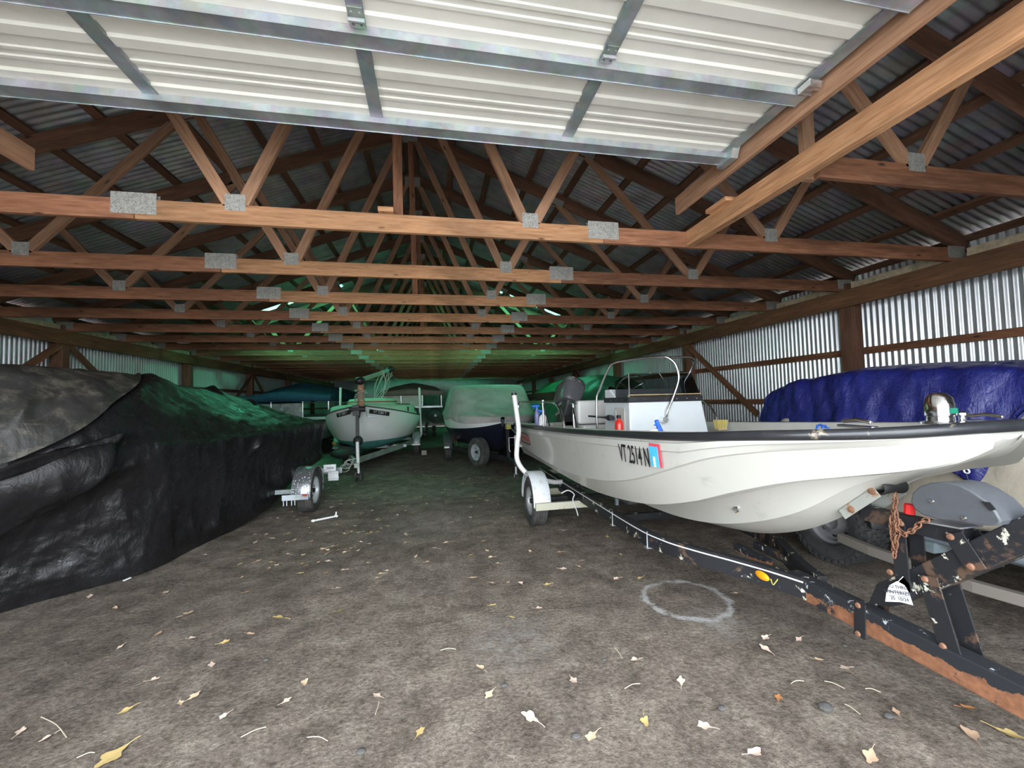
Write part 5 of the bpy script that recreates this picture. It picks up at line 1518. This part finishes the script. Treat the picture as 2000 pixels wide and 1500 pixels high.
b.tube(smooth_path([V((-1.55, 8.5, .45)), V((-1.70, 8.45, .42)), V((-1.80, 8.42, .28)), V((-1.86, 8.4, .18))], 5), .008, 5)
b.build('safety_chain', ROPE, stl, smooth=60)
MB().ell((-2.0, 9.9, .42), (.35, .45, .13), 18, 8).build('tool_bag', RUBBER_D, stl, smooth=60)
MB().box((-.40, 12.2, 0), (-.26, 12.32, .13)).build('wheel_chock', tag and plain('chock_wood', (.34, .32, .26), .8), None, loc=(0, 0, 0))
tag(bpy.data.objects['wheel_chock'], 'small wooden chock on the floor beside the sailboat trailer wheel', 'wheel chock')

# ------------------------------------------------------------------ motorboat under a fitted grey cover
CX = 1.40
cb_ = thing('covered_motorboat', (CX, 11, .4), 'white and navy motorboat under a fitted grey cover, behind the white boat', 'motorboat')
CT = [ # Y, keel, chine h,z, boot h,z, sheer h,z
 (8.45, .95, .02, 1.0, .03, 1.05, .05, 1.13),
 (8.7, .62, .15, .78, .32, .98, .38, 1.14),
 (9.1, .42, .42, .64, .66, .93, .74, 1.16),
 (9.7, .36, .70, .56, .93, .90, .98, 1.18),
 (10.6, .34, .86, .52, 1.08, .88, 1.12, 1.20),
 (13.4, .34, .92, .50, 1.10, .84, 1.13, 1.20)]
rows = []
for i in range(41):
    y = 8.45 + 4.95 * (i / 40) ** 1.3
    k, ch, cz, bh, bz, sh, sz = cat_table(CT, y)
    P = [(0, k), (ch * .6, k + (cz - k) * .5), (ch, cz), (ch + (bh - ch) * .55, cz + (bz - cz) * .45), (bh, bz), ((bh + sh) / 2 + .01, (bz + sz) / 2), (sh, sz)]
    rows.append([V((CX - a, y, z)) for a, z in P[::-1]] + [V((CX + a, y, z)) for a, z in P[1:]])
b = MB().grid(rows); b.add(rows[-1], [tuple(range(13))[::-1]]); b.add(rows[0], [tuple(range(13))])
h_ = b.build('hull', NAVY, cb_, smooth=40); h_.data.materials.append(SAILW)
for i, p_ in enumerate(h_.data.polygons):
    if i < 480 and (i % 12) in (0, 1, 10, 11): p_.material_index = 1
def gc_fn(u, v):
    y = 8.42 + 5.05 * u ** 1.1
    k, ch, cz, bh, bz, sh, sz = cat_table(CT, max(y, 8.45))
    zt_, wt = cat_table([(8.42, 1.17, .05), (8.9, 1.26, .3), (9.35, 1.36, .6), (9.65, 1.48, .78), (10.0, 1.68, .88), (10.4, 1.88, .93), (10.75, 1.95, .96), (12.3, 1.94, .96), (12.8, 1.7, .9), (13.45, 1.25, .9)], y)
    wt = min(wt, sh)
    zl = sz - .05 - .07 * abs(sin((y - 8.42) * 2.1)) * (1 if y < 11 else .3)
    pts = [(0, sh + .025, zl), (.15, sh + .03, sz), (.30, sh * .985, sz + .04 + (zt_ - sz) * .12), (.55, wt + (sh - wt) * .25, sz + (zt_ - sz) * .72), (.68, wt * .95, zt_ - .04), (.8, wt * .7, zt_), (1, 0, zt_ + .015)]
    t = 1 - abs(v * 2 - 1); x, z = cat_table(pts, t)
    return V((CX - x if v < .5 else CX + x, y, z))
rows = cloth(gc_fn, lambda u, v, p: .012 * fbm(p * 2.2) + .02 * ridged(V((p.y * 2.4, p.x * 1.5 + p.z * 2, 6)), 2) * (1 - sstep(.25, .5, 1 - abs(v * 2 - 1))), 130, 90)
g_ = MB().grid(rows).build('fitted_cover', GREYC, cb_, smooth=180, solid=.004)
b = MB(); b.bar(at(926, 800, Y=9.75) + V((0, -.03, 0)), at(934, 813, Y=9.7) + V((0, -.03, 0)), .09, .004, (-.6, -1, .2)); b.build('cover_patch', plain('dark_patch', (.02, .03, .06), .5), g_)
ct = thing('boat_trailer', (CX, 11, 0), 'dark trailer with spare wheel under the grey-covered motorboat', 'boat trailer')
for sg in (1, -1):
    sweep([V((CX + sg * .95, 13.2, .40)), V((CX + sg * .95, 10.2, .38)), V((CX + sg * .1, 8.3, .36)), V((CX, 8.0, .36))], .06, .10).build('side_rail', BLK, ct)
    wx = CX + sg * 1.07
    wheel(ct, (wx, 11.05, .30), (1, 0, 0), .30, .19, .16)
    fender(ct, (wx, 11.05, .34), .40, .25, (1, 0, 0), plain('dark_mudguard_%d' % (sg + 1), (.03, .045, .04), .6), -5, 185, .004, .06)
    MB().box((wx - .1, 10.63, .34), (wx + .02, 10.65, .38)).build('fender_reflector', WHITEP, ct)
MB().bar((CX - 1.1, 11.05, .3), (CX + 1.1, 11.05, .3), .05, .05).build('axle', BLK, ct)
MB().bar((CX, 8.3, .36), (CX + .03, 7.25, .36), .07, .08).build('tongue', BLK, ct)
wheel(ct, (.90, 8.7, .44), (-.88, -.47, .0), .305, .19, .17, name='spare_tyre', rim_m=plain('silver_spare_rim', (.5, .52, .54), .35, .4))
MB().bar((.93, 8.75, .42), (1.35, 8.85, .38), .05, .05).build('spare_bracket', BLK, ct)
jq = V((1.475, 7.5, 0))
b = MB(); b.cyl(jq + V((0, 0, .13)), jq + V((0, 0, .86)), .018, 12); b.tube([jq + V((0, 0, .82)), jq + V((-.12, 0, .82)), jq + V((-.12, 0, .60)), jq + V((-.10, 0, .56))], .008, 6); b.build('jack_stand', WHITEP, ct, smooth=50)
b = MB(); b.lathe([(.02, -.02), (.06, -.022), (.07, -.014), (.07, .014), (.06, .022), (.02, .02)], jq + V((0, 0, .072)), (1, .4, 0), 22); b.build('caster_wheel', RUBBER, ct, smooth=40)
b = MB(); b.bar(jq + V((-.035, 0, .08)), jq + V((-.035, 0, .14)), .004, .03); b.bar(jq + V((.035, 0, .08)), jq + V((.035, 0, .14)), .004, .03); b.bar(jq + V((-.037, 0, .14)), jq + V((.037, 0, .14)), .03, .005); b.build('caster_fork', GALV, ct)
REDS = plain('red_strap_webbing', (.42, .06, .06), .7)
for a, c_ in (((874, 800), (888, 866)), ((878, 802), (893, 868)), ((872, 806), (886, 850)), ((906, 830), (913, 855))):
    b = MB(); b.bar(at(*a, Y=10.35), at(*c_, Y=10.3), .004, .03, (0, 1, 0)); b.build('tie_down_strap', REDS, ct)
b = MB(); b.tube([at(985, 822, Y=8.4), at(1000, 838, Y=8.0), at(1010, 850, Y=7.7)], .008, 6); b.build('winch_strap', ROPE, ct)
b = MB(); b.bar(V((CX + .02, 7.95, .38)), V((CX + .05, 8.2, 1.0)), .06, .07, (0, 1, 0)); b.build('winch_post', BLK, ct)
MB().box((CX - .02, 7.9, .95), (CX + .08, 8.05, 1.06)).build('yellow_winch', plain('olive_yellow', (.35, .32, .06), .5), ct, bevel=.01)
# black rear post of a hitch left of the cover
# ------------------------------------------------------------------ pontoon boats far back
def pontoon(name, cx, y0, y1, hw, zd, covm, zr_, label, panel, cov_low, fence_z, grp=None):
    t = thing(name, (cx, y0, .4), label, 'pontoon boat')
    for sg in (1, -1):
        b = MB(); x = cx + sg * (hw - .3); b.tube([V((x, y0 - .15, zd - .40)), V((x, y0 + .2, zd - .42)), V((x, y0 + .5, zd - .42)), V((x, y1, zd - .42))], [.05, .26, .30, .30], 20); b.build('pontoon_tube', GALV_D, t, smooth=50)
    MB().box((cx - hw, y0, zd - .09), (cx + hw, y1, zd)).build('deck', GALV, t, bevel=.01)
    b = MB(); b.box((cx - hw + .05, y0 + .1, zd), (cx + hw - .8, y0 + .13, fence_z)); b.box((cx - hw + .03, y0 + .12, zd), (cx - hw + .06, y1, fence_z)); b.box((cx + hw - .06, y0 + .12, zd), (cx + hw - .03, y1, fence_z)); b.build('fence_panel', panel, t)
    b = MB()
    for x in (cx - hw + .06, cx - hw + .8, cx + hw - .8, cx + hw - .06): b.tube([V((x, y0 + .1, zd)), V((x, y0 + .1, fence_z + .12))], .018, 8)
    b.tube([V((cx - hw + .06, y0 + .09, fence_z)), V((cx + hw - .06, y0 + .09, fence_z))], .014, 8)
    b.build('fence_rail', CHROME, t, smooth=50)
    b = MB()
    for sg in (1, -1): b.bar((cx + sg * .5, y0 + 1, .35), (cx + sg * .5, y1, .35), .06, zd - 1.0)
    b.build('keel_support', BLK, t)
    def fn(u, v):
        y = y0 - .05 + (y1 - y0 + .1) * u; tt = 1 - abs(v * 2 - 1)
        e = min(1, sstep(0, .35, u) , 1)
        zz = cov_low + (zr_ - cov_low) * (.45 + .55 * e)
        pts = [(0, hw + .03, cov_low), (.2, hw + .02, cov_low + (zr_ - cov_low) * .28), (.45, hw * .82, cov_low + (zz - cov_low) * .62), (.75, hw * .35, cov_low + (zz - cov_low) * .86), (1, 0, zz)]
        x, z = cat_table(pts, tt); return V((cx - x if v < .5 else cx + x, y, z))
    rows = cloth(fn, lambda u, v, p: .02 * fbm(p * 1.6), 50, 50)
    b = MB().grid(rows); front = rows[0]; lowp = [V((p.x, p.y, cov_low)) for p in front]; b.grid([front, lowp])
    b.build('boat_cover', covm, t, smooth=60, solid=.004)
    return t
pontoon('pontoon_boat', -.90, 16.6, 22.0, 1.22, 1.42, TANC, 2.45, 'pontoon boat under a tan peaked cover in the dim back', plain('white_panel', (.8, .76, .7), .5), 1.84, 1.86)
pontoon('pontoon_boat', -4.45, 13.4, 19.0, 1.25, 1.18, DBLUE, 2.35, 'pontoon boat under a navy blue cover beyond the black tarp', galv('silver_panel', (.6, .62, .62), .25, .85), 1.66, 1.62)
b = MB()
# trailer wheels under pontoons
for cx, y in ((-.90, 19.0), (-4.45, 16.0)):
    t = thing('pontoon_trailer', (cx, y, 0), 'low dark trailer under the %s pontoon boat' % ('tan-covered' if cx > -2 else 'navy-covered'), 'boat trailer')
    for sg in (1, -1): wheel(t, (cx + sg * .85, y, .24), (1, 0, 0), .245, .16, .13)
    MB().bar((cx - .85, y, .24), (cx + .85, y, .24), .06, .06).build('axle', BLK, t)
    for sg in (1, -1): MB().bar((cx + sg * .5, y - 2.5, .30), (cx + sg * .5, y + 2.5, .30), .08, .08).build('side_rail', BLK, t)
    MB().bar((cx, y - 3.3, .30), (cx, y - 2.4, .30), .08, .08).build('tongue', BLK, t)
    MB().bar((cx - .55, y - 2.4, .30), (cx + .55, y - 2.4, .30), .08, .08).build('cross_member', BLK, t)
# ------------------------------------------------------------------ green-tarped boat by the right wall
gb = thing('tarped_boat', (3.75, 10, .4), 'dark red boat by the wall under a green tarp, behind the outboard motor', 'motorboat')
rows = []
for i in range(21):
    y = 8.3 + 4.6 * i / 20; h, zk = lerp_table([(8.3, .12, .9), (8.9, .7, .55), (9.8, 1.0, .42), (12.9, 1.0, .42)], y)
    P = [(0, zk), (h * .8, zk + .15), (h, zk + .4), (h, 1.72)]
    rows.append([V((3.95 - a, y, z)) for a, z in P[::-1]] + [V((3.95 + a, y, z)) for a, z in P[1:]])
MB().grid(rows).build('hull', plain('dark_red_hull', (.10, .012, .015), .5), gb, smooth=40)
def gt(u, v):
    y = 8.2 + 4.8 * u; tt = v
    zr_ = cat_table([(8.2, 1.75), (8.8, 2.0), (9.6, 2.09), (13, 2.06)], y)[0]
    pts = [(0, -1.55, .95), (.2, -1.35, 1.3), (.45, -.75, 1.78), (.6, -.3, zr_), (.72, .2, zr_ + .01), (.88, .9, zr_ - .12), (1, 1.08, zr_ - .36)]
    x, z = cat_table(pts, tt); f = min(1, .35 + (y - 8.2) * .9); return V((3.95 + x * f * .93, y, z))
rows = cloth(gt, lambda u, v, p: .04 * ridged(V((p.y * 3, p.x * .8, 2)), 3) + .02 * fbm(p * 3), 80, 70)
b = MB().grid(rows); b.build('green_tarp', GREENT, gb, smooth=180, solid=.003)
t = thing('boat_trailer', (3.95, 10.5, 0), 'dark trailer under the green-tarped boat by the wall', 'boat trailer')
for sg in (1, -1):
    wheel(t, (3.95 + sg * .9, 11, .3), (1, 0, 0), .3, .18, .16); MB().bar((3.95 + sg * .6, 8.6, .36), (3.95 + sg * .6, 12.8, .36), .06, .09).build('side_rail', BLK, t)
MB().bar((3.05, 11, .3), (4.85, 11, .3), .05, .05).build('axle', BLK, t)
# ------------------------------------------------------------------ leaves, twigs and litter on the floor
LC = [((.72, .54, .36), 'tan'), ((.58, .38, .25), 'brown'), ((.76, .58, .47), 'pinkish'), ((.62, .45, .18), 'yellowish'), ((.55, .24, .09), 'orange')]
LM = [plain('leaf_' + n, c, .8, 0, .25, 30) for c, n in LC]
rng = random.Random(5)
def leaf_mesh(seed, n=22):
    r_ = random.Random(seed); b = MB()
    lobes = r_.choice((3, 4, 5)); ph = r_.random() * 6; el = r_.uniform(.5, .75)
    ring = []; mid = []
    cu = r_.uniform(.08, .42); tw = r_.uniform(-.25, .25)
    for k in range(n):
        a = 2 * pi * k / n
        r = 1 - .34 * (.5 + .5 * cos(lobes * a + ph)) - r_.random() * .16
        if abs(a - pi) < .16: r *= 1.25
        x = r * cos(a); y = r * sin(a) * el
        z = cu * .33 * (x * x - .2) + cu * .8 * abs(y) + tw * x * y
        ring.append(V((x, y, max(z, 0) + .02))); mid.append(V((x * .45, y * .4, max(0, .12 * z) + .02)))
    b.add(ring + mid + [V((0, 0, .0))], [(k, (k + 1) % n, n + (k + 1) % n, n + k) for k in range(n)] + [(n + k, n + (k + 1) % n, 2 * n) for k in range(n)])
    b.tube([V((-.9, 0, .05)), V((-1.35, .05, .12)), V((-1.7, .12, .1))], .03, 4)
    return b
protos = []
for s in range(7):
    b = leaf_mesh(40 + s); protos.append(b)
leaf_me = {}
def leaf(px=None, py=None, size=.04, ci=0, label=None, loc=None, si=None):
    p = loc if loc is not None else at(px, py, Z=0)
    si = rng.randrange(7) if si is None else si
    key = (si, ci)
    if key not in leaf_me:
        o = MB(); o.v = list(protos[si].v); o.f = list(protos[si].f); o.uv = list(protos[si].uv)
        t_ = o.build('fallen_leaf', LM[ci], smooth=50, loc=(0, 0, 0)); leaf_me[key] = t_.data; first = t_
    else:
        first = bpy.data.objects.new('fallen_leaf', leaf_me[key]); COL.objects.link(first)
    first.location = (p.x, p.y, .004 + .01 * noise.noise(V((p.x * .9, p.y * .9, 0)))); first.rotation_euler = (rng.uniform(-.15, .15), rng.uniform(-.15, .15), rng.uniform(0, 6.28)); s = size * rng.uniform(.85, 1.15); first.scale = (s, s, s)
    tag(first, label or 'small dry %s fallen leaf on the brown dirt floor' % LC[ci][1], 'leaf', 'dry leaves scattered over the floor' if not label else 'larger dry leaves near the doorway')
    return first
big = [(217, 1480, .060, 3, 'yellow curled leaf at the bottom edge of the floor, below the black tarp'), (545, 1207, .045, 3, 'yellow leaf lying on the floor straight below the tarped trailer wheel'),
 (1035, 1403, .046, 2, 'pale leaf by itself on the floor, nearest the doorway middle'), (1475, 1470, .042, 2, 'pinkish leaf at the bottom edge, below the white ring stain'), (1376, 1418, .035, 2, 'pale shrivelled leaf midway between ring stain and bottom edge'),
 (1521, 1363, .038, 4, 'orange slender leaf on the floor left of the rusty trailer tongue'), (1892, 1384, .040, 4, 'orange-red leaf on the floor under the trailer tongue end'), (1495, 1248, .030, 2, 'small pinkish leaf right of the white ring stain'),
 (368, 1201, .045, 0, 'tan leaf on the floor in front of the black tarp'), (1895, 1435, .050, 1, 'brown leaf in the bottom corner beyond the trailer tongue'), (1700, 1478, .045, 1, 'brown leaf at the bottom edge below the orange-red leaf'),
 (1978, 1437, .055, 3, 'yellowish leaf at the corner under the end of the trailer tongue'), (821, 1432, .034, 3, 'yellowish leaf at the bottom edge, midway along the floor'), (736, 1360, .03, 2, 'pale leaf lying next to a white twig'),
 (963, 1184, .034, 3, 'yellowish leaf in the middle of the bare floor'), (993, 1139, .026, 0, 'small tan leaf above the middle yellow leaf'), (938, 1305, .034, 0, 'tan leaf left of the dusty grey streak'), (595, 1335, .034, 0, 'tan leaf on the floor below the lone yellow leaf'),
 (665, 1193, .032, 3, 'yellowish leaf near the middle, toward the black tarp'), (1494, 1268, .036, 2, 'pinkish leaf pair partner right of the ring stain'), (1750, 1390, .03, 1, 'brown leaf between the tongue and the bottom edge')]
for x, y, s, c, l in big: leaf(x, y, s, c, l)
pts = [(440, 1255), (413, 1300), (352, 1375), (380, 1360), (437, 1400), (40, 1430), (90, 1445), (225, 1188), (175, 1165), (323, 1158), (310, 1240), (525, 1110), (540, 1105), (600, 1105), (641, 1097), (663, 1075), (592, 1085), (478, 1078), (400, 1085), (640, 1040), (693, 1028), (701, 1040), (720, 1063), (686, 1072), (673, 1080), (560, 1060), (520, 1045), (497, 1045), (570, 1000), (610, 985), (640, 965), (655, 960), (690, 985), (742, 962), (757, 957), (770, 985), (756, 1028), (744, 1032), (795, 1045), (660, 1150), (736, 1130), (812, 1088), (1035, 1078), (920, 1085), (958, 1090), (944, 1058), (1010, 1055), (1093, 1080), (1139, 1095), (1052, 1190), (963, 1140), (1068, 1143), (1101, 1112), (918, 1012), (846, 957), (862, 962), (855, 975), (972, 975), (903, 945), (845, 930), (970, 937), (890, 905), (1186, 1048), (1204, 1130), (1437, 1160), (1000, 1208), (872, 1060), (722, 1005), (800, 938), (833, 985), (955, 1358), (560, 1370), (1250, 1130), (1240, 1290), (1650, 1305), (1120, 1330), (1155, 1440), (1260, 1410), (1330, 1330), (1560, 1250), (1600, 1290), (300, 1330), (245, 1390)]
for x, y in pts: leaf(x, y, rng.uniform(.026, .040), rng.choice((0, 0, 2, 2, 1, 3)))
n = 0
while n < 180:
    X = rng.uniform(-2.6, 2.0); Y = 3.0 + 6.5 * rng.random() ** .8
    if rng.random() < .3: X = rng.uniform(-2.5, -.3); Y = rng.uniform(3.6, 7)
    if X < -2.1 and Y < 5.8: continue
    leaf(loc=V((X, Y, 0)), size=rng.uniform(.023, .040), ci=rng.choice((0, 0, 2, 1, 3, 2))); n += 1
# twigs
TW = plain('straw', (.55, .48, .36), .8)
for i, (a, c_) in enumerate((((740, 1370), (733, 1395)), ((1610, 1330), (1650, 1345)), ((1650, 1375), (1680, 1395)), ((470, 1440), (520, 1420)), ((860, 1270), (890, 1268)), ((1220, 1345), (1250, 1335)), ((1545, 1335), (1570, 1330)), ((1200, 1265), (1215, 1285)), ((80, 1400), (130, 1440)), ((1690, 1345), (1720, 1352)), ((600, 1440), (640, 1447)), ((150, 1480), (185, 1470)))):
    p, q = at(*a, Z=.006), at(*c_, Z=.008)
    m_ = (p + q) / 2 + V((.004, .01, .002))
    o = MB().tube(smooth_path([p, m_, q], 3), [.0022] * 7, 5).build('dry_twig', TW, loc=(0, 0, 0), smooth=60)
    tag(o, 'thin pale dry twig lying on the brown dirt floor', 'twig', 'dry twigs on the floor')
# white plastic bracket, white chip, stones
p, q = at(612, 1017, Z=.02), at(656, 1008, Z=.02)
t = thing('plastic_bracket', p, 'white bone-shaped plastic piece on the floor by the tarped trailer wheel', 'plastic piece')
b = MB(); b.bar(p, q, .02, .022); b.ell(p, (.03, .022, .018), 12, 8); b.bar(q + V((-.02, .03, 0)), q + V((.02, -.01, 0)), .02, .03); b.bar(q, q + V((0, .03, .05)), .018, .018); b.build('bar', WHITEP, t, smooth=40, bevel=.003)
p = at(247, 1132, Z=.01); o = MB().bar(p + V((-.01, -.02, 0)), p + V((.012, .03, .004)), .018, .008).build('white_chip', WHITEP, loc=(0, 0, 0)); tag(o, 'tiny white plastic chip on the floor beside the black tarp', 'plastic chip')
p = at(5, 1186, Z=.012); o = MB().box(p + V((-.06, -.02, -.012)), p + V((.02, .02, .012))).build('paper_scrap', WHITEP, loc=(0, 0, 0)); tag(o, 'pale scrap at the foot of the black tarp by the edge', 'scrap')
ST_ = plain('dark_stone', (.09, .085, .08), .9, 0, .3, 20, .5)
for i, (x, y, s) in enumerate(((1613, 1385, .035), (1068, 1133, .0), (985, 1340, .018), (1125, 1440, .02), (1410, 1385, .02), (1650, 1262, .016), (1735, 1400, .022), (705, 1470, .02), (1180, 1290, .014), (520, 1290, .015))):
    if not s: continue
    p = at(x, y, Z=0)
    b = MB(); rows = []
    for k in range(7):
        a = pi * k / 6 - pi / 2
        rows.append([p + V((s * cos(a) * cos(2 * pi * j / 10) * (1 + .3 * noise.noise(V((j, k, i)))), s * .8 * cos(a) * sin(2 * pi * j / 10) * (1 + .3 * noise.noise(V((j, k, i + 5)))), s * .5 * (sin(a) + .6))) for j in range(10)])
    o = b.grid(rows, False, True).build('small_stone', ST_, loc=(0, 0, 0), smooth=30)
    tag(o, 'small dark stone on the brown dirt floor' if i else 'largest dark stone on the floor left of the orange-red leaf', 'stone', 'small stones on the floor')
WORLD=7.5
SKYP=22
EXPO=0.72
# ------------------------------------------------------------------ light
W = bpy.data.worlds.new('overcast'); SC.world = W; W.use_nodes = True
wnt = W.node_tree; bg = wnt.nodes['Background']
tc = wnt.nodes.new('ShaderNodeTexCoord'); sp = wnt.nodes.new('ShaderNodeSeparateXYZ'); wnt.links.new(tc.outputs['Generated'], sp.inputs[0])
r = ramp(wnt, [(.0, (.35, .34, .32)), (.5, (.9, .95, 1.0)), (1.0, (.80, .90, 1.0))], sp.outputs[2])
mrn = wnt.nodes.new('ShaderNodeMapRange'); mrn.inputs[1].default_value = -1; mrn.inputs[2].default_value = 1
wnt.links.new(sp.outputs[2], mrn.inputs[0]); wnt.links.new(mrn.outputs[0], r.inputs[0])
wnt.links.new(r.outputs[0], bg.inputs[0]); bg.inputs[1].default_value = WORLD
def area(name, loc, rot, sx, sy, power, col, portal=False):
    d = bpy.data.lights.new(name, 'AREA'); d.shape = 'RECTANGLE'; d.size = sx; d.size_y = sy; d.energy = power; d.color = col
    if portal: d.cycles.is_portal = True
    o = bpy.data.objects.new(name, d); COL.objects.link(o); o.location = loc; o.rotation_euler = rot
    return o
area('doorway_portal', ((OX0 + OX1) / 2, YF - .02, OZ / 2), (radians(90), 0, 0), OX1 - OX0, OZ, 1, (1, 1, 1), True)
for (ya, yb), pw in zip(SKY, (SKYP, SKYP * .3)):
    for sg in (1, -1):
        d = 3.23
        th = math.atan(.38)
        area('skylight_%s' % side_word(sg), (RX0 + sg * d, (ya + yb) / 2, 5.53 - .38 * d), (0, sg * th, 0), 2.35, yb - ya - .04, pw, (.16, 1.0, .52))
vs = SC.view_settings
vs.view_transform = 'Standard'; vs.look = 'None'; vs.gamma = 1; vs.exposure = EXPO; vs.use_curve_mapping = False
SC.cycles.use_denoising = True
SC.cycles.max_bounces = 6; SC.cycles.diffuse_bounces = 3; SC.cycles.adaptive_threshold = .05; SC.cycles.transparent_max_bounces = 12
SC.cycles.sample_clamp_indirect = 8
